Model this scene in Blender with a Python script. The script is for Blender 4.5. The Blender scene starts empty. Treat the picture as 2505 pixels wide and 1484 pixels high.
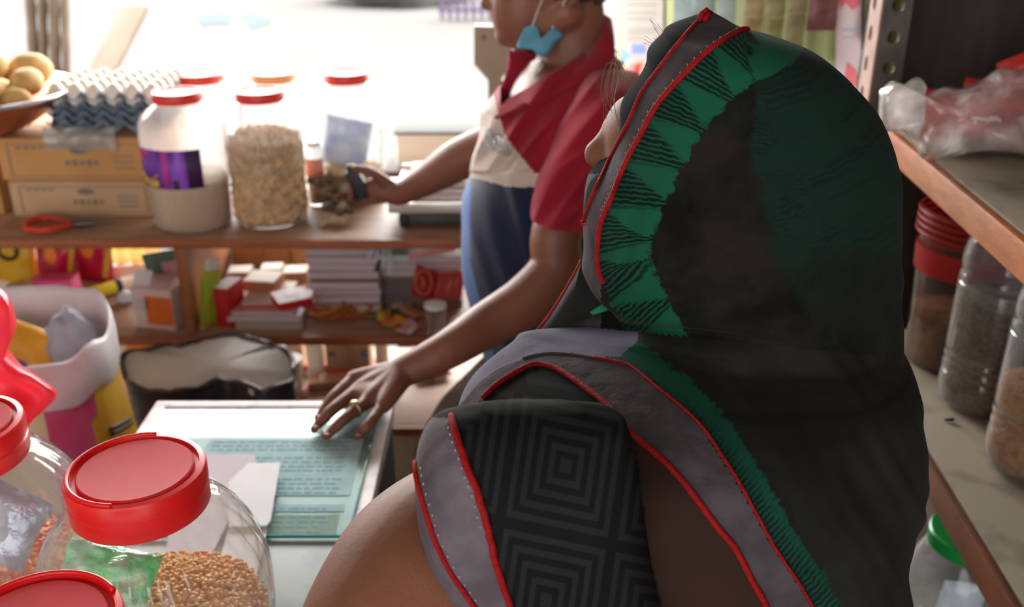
import bpy, bmesh, math, random
from mathutils import Vector, Matrix, noise
from mathutils.bvhtree import BVHTree
random.seed(7)
R = math.radians
scn = bpy.context.scene
COL = scn.collection

# ---------------------------------------------------------------- camera
F, CX, CY = 2406.0, 1252.5, 742.0
CAMZ, PITCH = 1.68, R(24.0)
SP, CP = math.sin(PITCH), math.cos(PITCH)
cam_d = bpy.data.cameras.new('camera')
cam = bpy.data.objects.new('camera', cam_d)
COL.objects.link(cam)
cam.location = (0, 0, CAMZ)
cam.rotation_euler = (R(90) - PITCH, 0, 0)
cam_d.sensor_width = 36.0
cam_d.lens = 36.0 * F / 2505.0
cam_d.clip_start = 0.02
cam_d.dof.use_dof = True
cam_d.dof.focus_distance = 0.80
cam_d.dof.aperture_fstop = 5.6
scn.camera = cam
scn.view_settings.view_transform = 'Standard'
scn.view_settings.look = 'None'
scn.view_settings.exposure = 0.4
scn.view_settings.gamma = 1.0
scn.view_settings.use_curve_mapping = False
scn.cycles.transparent_max_bounces = 48
scn.cycles.max_bounces = 10
scn.cycles.diffuse_bounces = 5
scn.cycles.glossy_bounces = 4
scn.cycles.sample_clamp_indirect = 4.0

# ---------------------------------------------------------------- sky and sun
SKY, FILL = 16.0, 2.4
w = bpy.data.worlds.new('sky'); scn.world = w; w.use_nodes = True
nt = w.node_tree; nt.nodes.clear()
tc = nt.nodes.new('ShaderNodeTexCoord'); sx = nt.nodes.new('ShaderNodeSeparateXYZ')
nt.links.new(tc.outputs['Generated'], sx.inputs[0])
up = nt.nodes.new('ShaderNodeMapRange'); up.inputs[1].default_value = -0.05; up.inputs[2].default_value = 0.12
nt.links.new(sx.outputs['Z'], up.inputs[0])
fr = nt.nodes.new('ShaderNodeMapRange'); fr.inputs[1].default_value = -0.35; fr.inputs[2].default_value = 0.15
nt.links.new(sx.outputs['Y'], fr.inputs[0])
mu = nt.nodes.new('ShaderNodeMath'); mu.operation = 'MULTIPLY'
nt.links.new(up.outputs[0], mu.inputs[0]); nt.links.new(fr.outputs[0], mu.inputs[1])
mr = nt.nodes.new('ShaderNodeMapRange'); mr.inputs[3].default_value = FILL; mr.inputs[4].default_value = SKY
nt.links.new(mu.outputs[0], mr.inputs[0])
bg = nt.nodes.new('ShaderNodeBackground'); bg.inputs[0].default_value = (1.0, 0.985, 0.96, 1)
nt.links.new(mr.outputs[0], bg.inputs[1])
wo = nt.nodes.new('ShaderNodeOutputWorld'); nt.links.new(bg.outputs[0], wo.inputs[0])
sl = bpy.data.lights.new('sun', 'SUN'); sl.energy = 6.0; sl.angle = R(1.5); sl.color = (1.0, 0.93, 0.82)
so = bpy.data.objects.new('sun', sl); COL.objects.link(so)
SUN_TO = Vector((-0.10, 0.20, 0.97)).normalized()
so.rotation_euler = (-SUN_TO).to_track_quat('-Z', 'Y').to_euler()

# ---------------------------------------------------------------- pixel helpers (photo pixels -> points of the place)
CAM = Vector((0, 0, CAMZ))
def ray(px, py):
    u = (px - CX) / F; v = (CY - py) / F
    return Vector((u, CP + v * SP, -SP + v * CP))
def PD(px, py, d): return CAM + ray(px, py) * d
def PY(px, py, y):
    r = ray(px, py); return CAM + r * (y / r.y)
def PZ(px, py, z):
    r = ray(px, py); return CAM + r * ((z - CAMZ) / r.z)
def proj(p):
    q = p - CAM; d = q.y * CP - q.z * SP
    return (CX + F * q.x / d, CY - F * (q.y * SP + q.z * CP) / d, d)
def mpp(p):
    return proj(p)[2] / F

# ---------------------------------------------------------------- materials
def lin(c):
    c = c / 255.0
    return c / 12.92 if c <= 0.04045 else ((c + 0.055) / 1.055) ** 2.4
def rgb(c): return (lin(c[0]), lin(c[1]), lin(c[2]), 1)
MATS = {}
def mat(name, c, rough=0.5, metal=0.0, c2=None, scale=20.0, bump=0.0, bscale=None, spec=0.5, sss=0.0, detail=4.0,
        stretch=None, transl=0.0, alpha=1.0, coat=0.0, emit=0.0, lo=0.35, hi=0.65, sheen=0.0):
    if name in MATS: return MATS[name]
    m = bpy.data.materials.new(name); m.use_nodes = True
    nt = m.node_tree; b = nt.nodes['Principled BSDF']
    b.inputs['Roughness'].default_value = rough; b.inputs['Metallic'].default_value = metal
    b.inputs['Specular IOR Level'].default_value = spec
    b.inputs['Coat Weight'].default_value = coat
    b.inputs['Sheen Weight'].default_value = sheen
    b.inputs['Alpha'].default_value = alpha
    if sss: b.inputs['Subsurface Weight'].default_value = sss; b.inputs['Subsurface Radius'].default_value = (0.012, 0.005, 0.003)
    if emit:
        b.inputs['Emission Color'].default_value = rgb(c); b.inputs['Emission Strength'].default_value = emit
    b.inputs['Base Color'].default_value = rgb(c)
    tcn = nt.nodes.new('ShaderNodeTexCoord')
    src = tcn.outputs['Object']
    if stretch:
        mp = nt.nodes.new('ShaderNodeMapping'); mp.inputs['Scale'].default_value = stretch
        nt.links.new(src, mp.inputs[0]); src = mp.outputs[0]
    if c2 is not None:
        n = nt.nodes.new('ShaderNodeTexNoise'); n.inputs['Scale'].default_value = scale; n.inputs['Detail'].default_value = detail
        nt.links.new(src, n.inputs['Vector'])
        r = nt.nodes.new('ShaderNodeMapRange'); r.inputs[1].default_value = lo; r.inputs[2].default_value = hi
        nt.links.new(n.outputs[0], r.inputs[0])
        mx = nt.nodes.new('ShaderNodeMix'); mx.data_type = 'RGBA'
        mx.inputs[6].default_value = rgb(c); mx.inputs[7].default_value = rgb(c2)
        nt.links.new(r.outputs[0], mx.inputs[0]); nt.links.new(mx.outputs[2], b.inputs['Base Color'])
    if bump:
        n2 = nt.nodes.new('ShaderNodeTexNoise'); n2.inputs['Scale'].default_value = bscale or scale * 2; n2.inputs['Detail'].default_value = 3
        nt.links.new(src, n2.inputs['Vector'])
        bp = nt.nodes.new('ShaderNodeBump'); bp.inputs['Strength'].default_value = bump; bp.inputs['Distance'].default_value = 0.01
        nt.links.new(n2.outputs[0], bp.inputs['Height']); nt.links.new(bp.outputs[0], b.inputs['Normal'])
    if transl:
        tr = nt.nodes.new('ShaderNodeBsdfTranslucent'); tr.inputs[0].default_value = rgb(c)
        if c2 is not None: nt.links.new(mx.outputs[2], tr.inputs[0])
        ms = nt.nodes.new('ShaderNodeMixShader'); ms.inputs[0].default_value = transl
        out = nt.nodes['Material Output']
        nt.links.new(b.outputs[0], ms.inputs[1]); nt.links.new(tr.outputs[0], ms.inputs[2]); nt.links.new(ms.outputs[0], out.inputs[0])
    MATS[name] = m; return m

def thin_ior(nt, fz, ior):
    # a thin skin reflects the same from both sides
    ge = nt.nodes.new('ShaderNodeNewGeometry'); mr_ = nt.nodes.new('ShaderNodeMapRange')
    mr_.inputs[3].default_value = ior; mr_.inputs[4].default_value = 1 / ior
    nt.links.new(ge.outputs['Backfacing'], mr_.inputs[0]); nt.links.new(mr_.outputs[0], fz.inputs[0])
def clear_mat(name, tint=(245, 248, 250), milky=0.06, rough=0.06, gloss=1.0, bump=0.0, bscale=40.0, stretch=None, milk=(235, 235, 235), edge=0.35, mod=0.0, mscale=14.0):
    """Thin clear plastic: light passes straight through, the skin reflects at grazing angles and is a little milky."""
    if name in MATS: return MATS[name]
    m = bpy.data.materials.new(name); m.use_nodes = True
    nt = m.node_tree; nt.nodes.clear()
    out = nt.nodes.new('ShaderNodeOutputMaterial')
    t = nt.nodes.new('ShaderNodeBsdfTransparent'); t.inputs[0].default_value = rgb(tint)
    g = nt.nodes.new('ShaderNodeBsdfGlossy'); g.inputs['Roughness'].default_value = rough
    d = nt.nodes.new('ShaderNodeBsdfDiffuse'); d.inputs[0].default_value = rgb(milk)
    tl = nt.nodes.new('ShaderNodeBsdfTranslucent'); tl.inputs[0].default_value = rgb(milk)
    dm = nt.nodes.new('ShaderNodeMixShader'); dm.inputs[0].default_value = 0.55
    nt.links.new(d.outputs[0], dm.inputs[1]); nt.links.new(tl.outputs[0], dm.inputs[2])
    lw = nt.nodes.new('ShaderNodeLayerWeight'); lw.inputs[0].default_value = edge
    fz = nt.nodes.new('ShaderNodeFresnel'); thin_ior(nt, fz, 1.45)
    mp = nt.nodes.new('ShaderNodeMapRange'); mp.inputs[3].default_value = milky; mp.inputs[4].default_value = min(1, milky + 0.3)
    nt.links.new(lw.outputs['Facing'], mp.inputs[0])
    mk_ = mp.outputs[0]
    if mod:
        tm = nt.nodes.new('ShaderNodeTexCoord'); nm = nt.nodes.new('ShaderNodeTexNoise'); nm.inputs['Scale'].default_value = mscale; nm.inputs['Detail'].default_value = 5
        nt.links.new(tm.outputs['Object'], nm.inputs['Vector'])
        rm = nt.nodes.new('ShaderNodeMapRange'); rm.inputs[1].default_value = .46; rm.inputs[2].default_value = .62; rm.inputs[4].default_value = mod; nt.links.new(nm.outputs[0], rm.inputs[0])
        ad = nt.nodes.new('ShaderNodeMath'); ad.use_clamp = True; nt.links.new(mk_, ad.inputs[0]); nt.links.new(rm.outputs[0], ad.inputs[1]); mk_ = ad.outputs[0]
    m1 = nt.nodes.new('ShaderNodeMixShader'); nt.links.new(mk_, m1.inputs[0])
    nt.links.new(t.outputs[0], m1.inputs[1]); nt.links.new(dm.outputs[0], m1.inputs[2])
    gm = nt.nodes.new('ShaderNodeMath'); gm.operation = 'MULTIPLY'; gm.inputs[1].default_value = gloss
    nt.links.new(fz.outputs[0], gm.inputs[0])
    m2 = nt.nodes.new('ShaderNodeMixShader'); nt.links.new(gm.outputs[0], m2.inputs[0])
    nt.links.new(m1.outputs[0], m2.inputs[1]); nt.links.new(g.outputs[0], m2.inputs[2])
    nt.links.new(m2.outputs[0], out.inputs[0])
    if bump:
        tcn = nt.nodes.new('ShaderNodeTexCoord'); src = tcn.outputs['Object']
        if stretch:
            mpp_ = nt.nodes.new('ShaderNodeMapping'); mpp_.inputs['Scale'].default_value = stretch
            nt.links.new(src, mpp_.inputs[0]); src = mpp_.outputs[0]
        n2 = nt.nodes.new('ShaderNodeTexNoise'); n2.inputs['Scale'].default_value = bscale
        nt.links.new(src, n2.inputs['Vector'])
        bp = nt.nodes.new('ShaderNodeBump'); bp.inputs['Strength'].default_value = bump; bp.inputs['Distance'].default_value = 0.01
        nt.links.new(n2.outputs[0], bp.inputs['Height'])
        for nd in (g, d, fz): nt.links.new(bp.outputs[0], nd.inputs['Normal'])
    MATS[name] = m; return m

# ---------------------------------------------------------------- mesh building
class MB:
    def __init__(s): s.v = []; s.f = []; s.mi = []; s.uv = None
    def add(s, vs, fs, mi=0):
        o = len(s.v); s.v += [Vector(v) for v in vs]
        s.f += [tuple(i + o for i in f) for f in fs]; s.mi += [mi] * len(fs); return s
    def merge(s, o):
        n = len(s.v); s.v += o.v; s.f += [tuple(i + n for i in f) for f in o.f]; s.mi += o.mi; return s
    def xf(s, M):
        s.v = [M @ v for v in s.v]; return s
    def box(s, c, d, rot=None, bev=0.0, mi=0, seg=2):
        bm = bmesh.new(); bmesh.ops.create_cube(bm, size=1.0)
        for v in bm.verts: v.co = Vector((v.co.x * d[0], v.co.y * d[1], v.co.z * d[2]))
        if bev > 0:
            bmesh.ops.bevel(bm, geom=list(bm.edges), offset=min(bev, min(d) * 0.45), segments=seg, affect='EDGES', profile=0.6)
        M = Matrix.Translation(c)
        if rot is not None: M = M @ (rot if isinstance(rot, Matrix) else Matrix.Rotation(rot, 4, 'Z'))
        bm.verts.index_update()
        s.add([M @ v.co for v in bm.verts], [[v.index for v in f.verts] for f in bm.faces], mi); bm.free(); return s
    def ell(s, c, r, rot=None, nu=16, nv=10, mi=0):
        M = Matrix.Translation(c)
        if rot is not None: M = M @ rot
        vs = [M @ Vector((0, 0, r[2]))]; fs = []
        for j in range(1, nv):
            t = math.pi * j / nv
            for i in range(nu):
                p = 2 * math.pi * i / nu
                vs.append(M @ Vector((r[0] * math.sin(t) * math.cos(p), r[1] * math.sin(t) * math.sin(p), r[2] * math.cos(t))))
        vs.append(M @ Vector((0, 0, -r[2]))); L = len(vs) - 1
        for i in range(nu):
            k = (i + 1) % nu
            fs.append((0, 1 + i, 1 + k)); fs.append((L, L - nu + k, L - nu + i))
            for j in range(nv - 2):
                a = 1 + j * nu; fs.append((a + i, a + nu + i, a + nu + k, a + k))
        return s.add(vs, fs, mi)
    def lathe(s, prof, n=40, M=None, mi=0, wob=None, cap0=True, cap1=True):
        vs = []; fs = []
        for j, (r, z) in enumerate(prof):
            for i in range(n):
                a = 2 * math.pi * i / n
                rr = r if wob is None else r * wob(a, z)
                vs.append(Vector((rr * math.cos(a), rr * math.sin(a), z)))
        for j in range(len(prof) - 1):
            for i in range(n):
                k = (i + 1) % n
                fs.append((j * n + i, j * n + k, (j + 1) * n + k, (j + 1) * n + i))
        if cap0: fs.append(tuple(range(n - 1, -1, -1)))
        if cap1: fs.append(tuple((len(prof) - 1) * n + i for i in range(n)))
        if M is not None: vs = [M @ v for v in vs]
        return s.add(vs, fs, mi)
    def tube(s, pts, rad, n=10, mi=0, closed=False, flat=1.0):
        pts = [Vector(p) for p in pts]; m = len(pts)
        if not hasattr(rad, '__len__'): rad = [rad] * m
        T = []
        for i in range(m):
            a = pts[(i - 1) % m] if (closed or i > 0) else pts[i]
            b = pts[(i + 1) % m] if (closed or i < m - 1) else pts[i]
            d = b - a
            T.append(d.normalized() if d.length > 1e-9 else Vector((0, 0, 1)))
        u = T[0].orthogonal().normalized(); vs = []; fs = []
        for i in range(m):
            u = (u - T[i] * u.dot(T[i]))
            u = u.normalized() if u.length > 1e-6 else T[i].orthogonal().normalized()
            w2 = T[i].cross(u)
            for k in range(n):
                a = 2 * math.pi * k / n
                vs.append(pts[i] + (u * math.cos(a) + w2 * math.sin(a) * flat) * rad[i])
        for i in range(m if closed else m - 1):
            j = (i + 1) % m
            for k in range(n):
                q = (k + 1) % n
                fs.append((i * n + k, i * n + q, j * n + q, j * n + k))
        if not closed:
            fs.append(tuple(range(n - 1, -1, -1))); fs.append(tuple((m - 1) * n + k for k in range(n)))
        return s.add(vs, fs, mi)
    def limb(s, pts, rad, n=14, sub=5, mi=0):
        """smooth tapered limb through joints, rounded ends"""
        P = catm([list(p) + [r] for p, r in zip(pts, rad)], sub)
        c = [Vector(p[:3]) for p in P]; rr = [max(0.0005, p[3]) for p in P]
        d0 = (c[0] - c[1]).normalized(); d1 = (c[-1] - c[-2]).normalized()
        pre = []; post = []
        for t in (0.95, 0.75, 0.4):
            h = math.sqrt(1 - t * t) if t < 1 else 0
            pre.append((c[0] + d0 * rr[0] * t, rr[0] * h)); post.insert(0, (c[-1] + d1 * rr[-1] * t, rr[-1] * h))
        allp = pre + list(zip(c, rr)) + post
        return s.tube([a for a, b in allp], [max(b, 0.0003) for a, b in allp], n, mi)
    def mesh(s, name):
        me = bpy.data.meshes.new(name); me.from_pydata([tuple(v) for v in s.v], [], s.f); me.update()
        return me

def catm(P, sub):
    out = []; n = len(P)
    for i in range(n - 1):
        p0 = P[max(i - 1, 0)]; p1 = P[i]; p2 = P[i + 1]; p3 = P[min(i + 2, n - 1)]
        for k in range(sub):
            t = k / sub
            out.append([0.5 * (2 * b + (c - a) * t + (2 * a - 5 * b + 4 * c - d) * t * t + (3 * b - a - 3 * c + d) * t ** 3)
                        for a, b, c, d in zip(p0, p1, p2, p3)])
    out.append(list(P[-1])); return out

def tag(o, label, cat, group=None, kind=None):
    o['label'] = label; o['category'] = cat
    if group: o['group'] = group
    if kind: o['kind'] = kind
    return o
def thing(name, label, cat, loc=(0, 0, 0), rz=0.0, group=None):
    o = bpy.data.objects.new(name, None); o.empty_display_size = 0.05; COL.objects.link(o)
    o.location = loc; o.rotation_euler = (0, 0, rz)
    return tag(o, label, cat, group)
def obj(name, mb, mats, parent=None, smooth=True, world=False, label=None, angle=None):
    """one mesh object; local to its parent, or world=True when the vertices are in world space (unrotated chains of parents)"""
    if world and parent is not None:
        off = Vector((0, 0, 0)); p = parent; M = Matrix.Identity(4)
        while p is not None:
            M = (Matrix.Translation(p.location) @ p.rotation_euler.to_matrix().to_4x4()) @ M; p = p.parent
        mb.xf(M.inverted())
    elif world and parent is None:
        pass
    me = mb.mesh(name)
    if not isinstance(mats, (list, tuple)): mats = [mats]
    for m in mats: me.materials.append(m)
    if len(mats) > 1: me.polygons.foreach_set('material_index', mb.mi)
    if mb.uv:
        ul = me.uv_layers.new(name='UVMap')
        for lp in me.loops: ul.data[lp.index].uv = mb.uv[lp.vertex_index]
    bm = bmesh.new(); bm.from_mesh(me); bmesh.ops.recalc_face_normals(bm, faces=bm.faces); bm.to_mesh(me); bm.free()
    if smooth:
        me.polygons.foreach_set('use_smooth', [True] * len(me.polygons))
        if angle is not None or smooth == 'auto':
            try: me.set_sharp_from_angle(angle=R(angle or 35))
            except Exception: pass
    o = bpy.data.objects.new(name, me); COL.objects.link(o)
    if parent is not None: o.parent = parent
    if label: o['label'] = label
    return o
def solo(name, mb, mats, label, cat, group=None, kind=None, center=True, smooth='auto', angle=None):
    """a thing that is a single mesh; its origin is put at its base"""
    if center and mb.v:
        x = [v.x for v in mb.v]; y = [v.y for v in mb.v]; z = [v.z for v in mb.v]
        c = Vector(((min(x) + max(x)) / 2, (min(y) + max(y)) / 2, min(z)))
        mb.xf(Matrix.Translation(-c))
        o = obj(name, mb, mats, None, smooth, angle=angle); o.location = c
    else: o = obj(name, mb, mats, None, smooth, angle=angle)
    return tag(o, label, cat, group, kind)
def struct(name, mb, m, parent=None, smooth=False):
    o = obj(name, mb, m, parent, smooth)
    if parent is None: o['kind'] = 'structure'
    return o
def dup(root, loc, rz, label, group=None, scale=None):
    r = root.copy(); COL.objects.link(r); r.location = loc; r.rotation_euler = (0, 0, rz); r['label'] = label
    if group: r['group'] = group
    if scale: r.scale = scale
    for ch in list(root.children):
        c = ch.copy(); COL.objects.link(c); c.parent = r
        for g in list(ch.children):
            d = g.copy(); COL.objects.link(d); d.parent = c
    return r

def fuse(mb, voxel=0.004, smooth=6, fac=0.6):
    """one continuous closed surface from overlapping closed pieces"""
    me = mb.mesh('tmp'); o = bpy.data.objects.new('tmp', me); COL.objects.link(o)
    bm = bmesh.new(); bm.from_mesh(me); bmesh.ops.recalc_face_normals(bm, faces=bm.faces); bm.to_mesh(me); bm.free()
    md = o.modifiers.new('r', 'REMESH'); md.mode = 'VOXEL'; md.voxel_size = voxel
    if smooth:
        sm = o.modifiers.new('s', 'SMOOTH'); sm.factor = fac; sm.iterations = smooth
    dg = bpy.context.evaluated_depsgraph_get(); dg.update()
    ev = o.evaluated_get(dg); m2 = ev.to_mesh()
    out = MB(); out.v = [v.co.copy() for v in m2.vertices]; out.f = [tuple(p.vertices) for p in m2.polygons]; out.mi = [0] * len(out.f)
    ev.to_mesh_clear(); bpy.data.objects.remove(o); bpy.data.meshes.remove(me)
    return out

def rowloft(rows, n=64, sub=6, pw=2.0):
    """closed body from rows (photo row, left column, right column, distance Y of its axis, half depth): horizontal super-ellipses"""
    P = catm([list(map(float, r)) for r in rows], sub); mb = MB(); vs = []; fs = []
    for (py, L, Rr, yc, b) in P:
        a0 = PY(L, py, yc); a1 = PY(Rr, py, yc); cx = (a0.x + a1.x) / 2; a = max(0.001, (a1.x - a0.x) / 2)
        for i in range(n):
            t = 2 * math.pi * i / n; c, s_ = math.cos(t), math.sin(t)
            vs.append(Vector((cx + a * math.copysign(abs(c) ** (2 / pw), c), yc + b * math.copysign(abs(s_) ** (2 / pw), s_), a0.z)))
    m = len(P)
    for j in range(m - 1):
        for i in range(n):
            k = (i + 1) % n; fs.append((j * n + i, j * n + k, (j + 1) * n + k, (j + 1) * n + i))
    t0 = len(vs); vs.append(sum(vs[:n], Vector()) / n); t1 = len(vs); vs.append(sum(vs[(m - 1) * n:m * n], Vector()) / n)
    for i in range(n):
        k = (i + 1) % n; fs.append((t0, k, i)); fs.append((t1, (m - 1) * n + i, (m - 1) * n + k))
    return mb.add(vs, fs)
def bvh(mb): return BVHTree.FromPolygons([tuple(v) for v in mb.v], mb.f)
def on(tree, px, py, off=0.0):
    """the point of a surface that the photo shows at this pixel, lifted off it by a little"""
    d = ray(px, py).normalized(); h = tree.ray_cast(CAM, d)
    if h[0] is None:
        h2 = tree.find_nearest(PD(px, py, 0.8)); best = None
        # nearest surface point to the line of sight
        q = PD(px, py, 0.8)
        for _ in range(6):
            loc, nr, _i, _d = tree.find_nearest(q)
            q = CAM + d * (loc - CAM).dot(d)
        return loc + nr * off
    nr = h[1]
    if nr.dot(d) > 0: nr = -nr
    return h[0] + nr * off
def wrinkle(mb, amp, scale, seed=0.0, stretch=(1, 1, 1), ridge=False):
    me = mb.mesh('tmp'); me.update()
    nrm = [v.normal.copy() for v in me.vertices]; bpy.data.meshes.remove(me)
    for i, v in enumerate(mb.v):
        q = Vector((v.x * stretch[0], v.y * stretch[1], v.z * stretch[2])) * scale + Vector((seed, seed * 1.7, seed * 0.3))
        h = noise.fractal(q, 1.0, 2.0, 3)
        if ridge: h = 0.5 - abs(h) * 2
        mb.v[i] = v + nrm[i] * (h * amp)
    return mb
def polydist(P, x, y):
    """signed distance to a polyline in photo pixels (+ on its right when walking downwards) and arclength"""
    best = 1e18; bs = 0; sg = 1; acc = 0.0
    for (x0, y0), (x1, y1) in zip(P[:-1], P[1:]):
        dx, dy = x1 - x0, y1 - y0; L2 = dx * dx + dy * dy; L = math.sqrt(L2)
        t = max(0, min(1, ((x - x0) * dx + (y - y0) * dy) / L2)); ex = x - x0 - t * dx; ey = y - y0 - t * dy
        d = ex * ex + ey * ey
        if d < best - 1e-9:
            best = d; bs = acc + t * L; sg = -1 if (dx * ey - dy * ex) > 0 else 1
        acc += L
    return sg * math.sqrt(best), bs
def inpoly(P, x, y):
    c = False; n = len(P); j = n - 1
    for i in range(n):
        xi, yi = P[i]; xj, yj = P[j]
        if (yi > y) != (yj > y) and x < (xj - xi) * (y - yi) / (yj - yi) + xi: c = not c
        j = i
    return c
def piece(mb, keep):
    """the faces keep(face) picks, as a mesh of their own"""
    o = MB(); idx = {}
    for fi, f in enumerate(mb.f):
        if keep(fi):
            q = []
            for i in f:
                if i not in idx: idx[i] = len(o.v); o.v.append(mb.v[i].copy())
                q.append(idx[i])
            o.f.append(tuple(q)); o.mi.append(0)
    if mb.uv: o.uv = [None] * len(o.v); [o.uv.__setitem__(k, mb.uv[i]) for i, k in idx.items()]
    return o
def sheet(mb, t):
    """gives an open surface real thickness t (inwards)"""
    me = mb.mesh('tmp'); bm = bmesh.new(); bm.from_mesh(me); bpy.data.meshes.remove(me)
    bmesh.ops.recalc_face_normals(bm, faces=bm.faces); bm.normal_update()
    nv = [v.normal.copy() for v in bm.verts]; n = len(bm.verts)
    be = [(e.verts[0].index, e.verts[1].index) for e in bm.edges if len(e.link_faces) == 1]
    fs = [tuple(v.index for v in f.verts) for f in bm.faces]; co = [v.co.copy() for v in bm.verts]; bm.free()
    o = MB(); o.v = co + [c - k * t for c, k in zip(co, nv)]
    o.f = fs + [tuple(i + n for i in reversed(f)) for f in fs] + [(a, b, b + n, a + n) for a, b in be]
    o.mi = [0] * len(o.f)
    if mb.uv: o.uv = list(mb.uv) + list(mb.uv)
    return o
def line2(P, sub=6): return [tuple(p) for p in catm([list(map(float, p)) for p in P], sub)]
def text_mb(body, size, depth=0.0006):
    cu = bpy.data.curves.new('t', 'FONT'); cu.body = body; cu.size = size; cu.extrude = depth; cu.align_x = 'CENTER'; cu.align_y = 'CENTER'
    o = bpy.data.objects.new('t', cu); COL.objects.link(o)
    dg = bpy.context.evaluated_depsgraph_get(); dg.update(); ev = o.evaluated_get(dg); m = ev.to_mesh()
    mb = MB(); mb.v = [v.co.copy() for v in m.vertices]; mb.f = [tuple(p.vertices) for p in m.polygons]; mb.mi = [0] * len(mb.f)
    ev.to_mesh_clear(); bpy.data.objects.remove(o); bpy.data.curves.remove(cu)
    return mb
ORD = ['first', 'second', 'third', 'fourth', 'fifth', 'sixth', 'seventh', 'eighth', 'ninth', 'tenth', 'eleventh', 'twelfth']
# ================================================================ SETTING
m_floor = mat('cement_floor', (120, 112, 104), 0.8, c2=(95, 88, 82), scale=6, bump=0.15)
m_street = mat('street_ground', (77, 76, 75), 1.0, spec=0.0, c2=(75, 74, 73), scale=3)
m_plaster = mat('green_plaster', (134, 144, 92), 0.85, c2=(146, 154, 106), scale=5, bump=0.08)
m_wallpale = mat('pale_plaster', (176, 170, 158), 0.9, c2=(160, 154, 142), scale=4)
m_ceil = mat('ceiling_plaster', (170, 166, 158), 0.9, c2=(158, 152, 144), scale=3)
struct('floor', MB().box((-0.4, 0.5, -0.05), (3.4, 4.6, 0.1)), m_floor)
struct('street_ground', MB().box((0, 33, -0.16), (90, 60.4, 0.1)), m_street)
struct('ceiling', MB().box((-0.4, 0.45, 2.72), (3.4, 4.30, 0.1)), m_ceil)
struct('wall_left', MB().box((-2.05, 0.5, 1.33), (0.1, 4.6, 2.66)), m_wallpale)
struct('wall_right', MB().box((1.20, 0.3, 1.33), (0.1, 4.1, 2.66)), m_plaster)
WA = math.atan2(0.38, 1.46)
WM = Matrix.Translation((0.70, 1.69, 0)) @ Matrix.Rotation(WA, 4, 'Z')      # local y runs along the wall to the street, local -x faces the shop
struct('wall_back', MB().box((0.05, 0.72, 1.33), (0.1, 1.50, 2.66)).xf(WM), m_plaster)
m_dwood = mat('dark_wood', (46, 36, 30), 0.6, c2=(30, 24, 20), scale=8, stretch=(12, 12, 1))
struct('trim_1', MB().box((-0.012, 0.13, 1.33), (0.022, 0.05, 2.6), bev=0.003).xf(WM), m_dwood)

# added, unseen: sloping sheet that cuts the sky reflection off the near glass
m_added_awn = mat('added_awning_cloth', (150, 140, 120), .9, c2=(136, 126, 108), scale=5)
aw = thing('added_awning', 'unseen sloping sheet added to cut the sky reflection on the glass', 'added_awning', (-0.4, 2.6, 2.70))
ADDED_AWN = [(2.58, 2.69), (3.72, 2.46)]
mb_ = MB(); mb_.box((0, 0, 0), (4.6, math.hypot(1.14, .23), .008)); mb_.xf(Matrix.Translation((-.4, 3.15, 2.575)) @ Matrix.Rotation(-math.atan2(.23, 1.14), 4, 'X'))
obj('added_awning_sheet', mb_, m_added_awn, aw, world=True, smooth=False)
for x_ in (-2.4, 0.5, 1.7): obj('added_strut', MB().tube([Vector((x_, 2.58, 2.70)), Vector((x_, 3.70, 2.475))], .012, 10), m_dwood, aw, world=True)

# ---------------------------------------------------------------- back shelf unit
m_shelf = mat('shelf_board_wood', (166, 128, 102), 0.5, c2=(140, 106, 84), scale=9, stretch=(1, 9, 9), bump=0.08, bscale=30)
m_shelfedge = mat('shelf_edge_wood', (166, 94, 58), 0.45, c2=(142, 80, 48), scale=9, stretch=(1, 9, 9))
SZ1, SZ2, SZ3, SY = 0.942, 0.709, 0.470, 2.0
su = thing('shelf_unit', 'low open wooden shelf unit of three boards in front of the bright street', 'shelf', (-0.66, 2.22, 0))
for z, d in ((SZ1, 0.46), (SZ2, 0.42), (SZ3, 0.42)):
    b = obj('shelf_board', MB().box((-0.66, SY + 0.004 + d / 2, z - 0.009), (1.75, d - 0.008, 0.018), bev=0.002), m_shelf, su, world=True, smooth='auto')
    obj('edge_strip', MB().box((-0.66, SY, z - 0.0105), (1.75, 0.010, 0.021), bev=0.002), m_shelfedge, b, world=True, smooth='auto', label='reddish varnished front edge')
m_divider = mat('divider_wood', (176, 112, 66), 0.5, c2=(146, 88, 52), scale=7, stretch=(8, 1, 1))
obj('divider', MB().box((-0.728, SY + 0.20, (SZ1 - 0.018 + SZ2) / 2), (0.022, 0.38, SZ1 - SZ2 - 0.018), bev=0.002), m_divider, su, world=True, smooth='auto')
for x in (-1.53, 0.205):
    obj('side_panel', MB().box((x, SY + 0.22, (SZ1 - 0.02) / 2), (0.02, 0.42, SZ1 - 0.02), bev=0.002), m_divider, su, world=True, smooth='auto')

# ---------------------------------------------------------------- right-hand rack
m_ply = mat('worn_plywood', (150, 138, 120), 0.65, c2=(96, 82, 66), scale=14, bump=0.1, lo=0.5, hi=0.75, detail=8)
m_edge = mat('orange_varnish', (178, 100, 44), 0.4, c2=(150, 76, 30), scale=20, stretch=(4, 1, 4), bump=0.1, bscale=60, lo=0.4, hi=0.7)
m_edge2 = mat('brown_varnish', (112, 62, 38), 0.45, c2=(92, 50, 30), scale=16)
m_back = mat('rack_back_board', (52, 42, 37), 0.7, c2=(36, 30, 27), scale=10, stretch=(6, 6, 1))
RX0, RA = 0.52, math.atan(0.056)
RK = Matrix.Translation((RX0, 0, 0)) @ Matrix.Rotation(-RA, 4, 'Z')
def rk(x, y, z): return RK @ Vector((x, y, z))
rack = thing('slotted_angle_rack', 'slotted metal angle rack with orange-edged wooden shelves along the right wall', 'rack', (RX0, 0, 0), -RA)
RZ1, RZ2, RZ3 = 1.297, 0.923, 0.55
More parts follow.
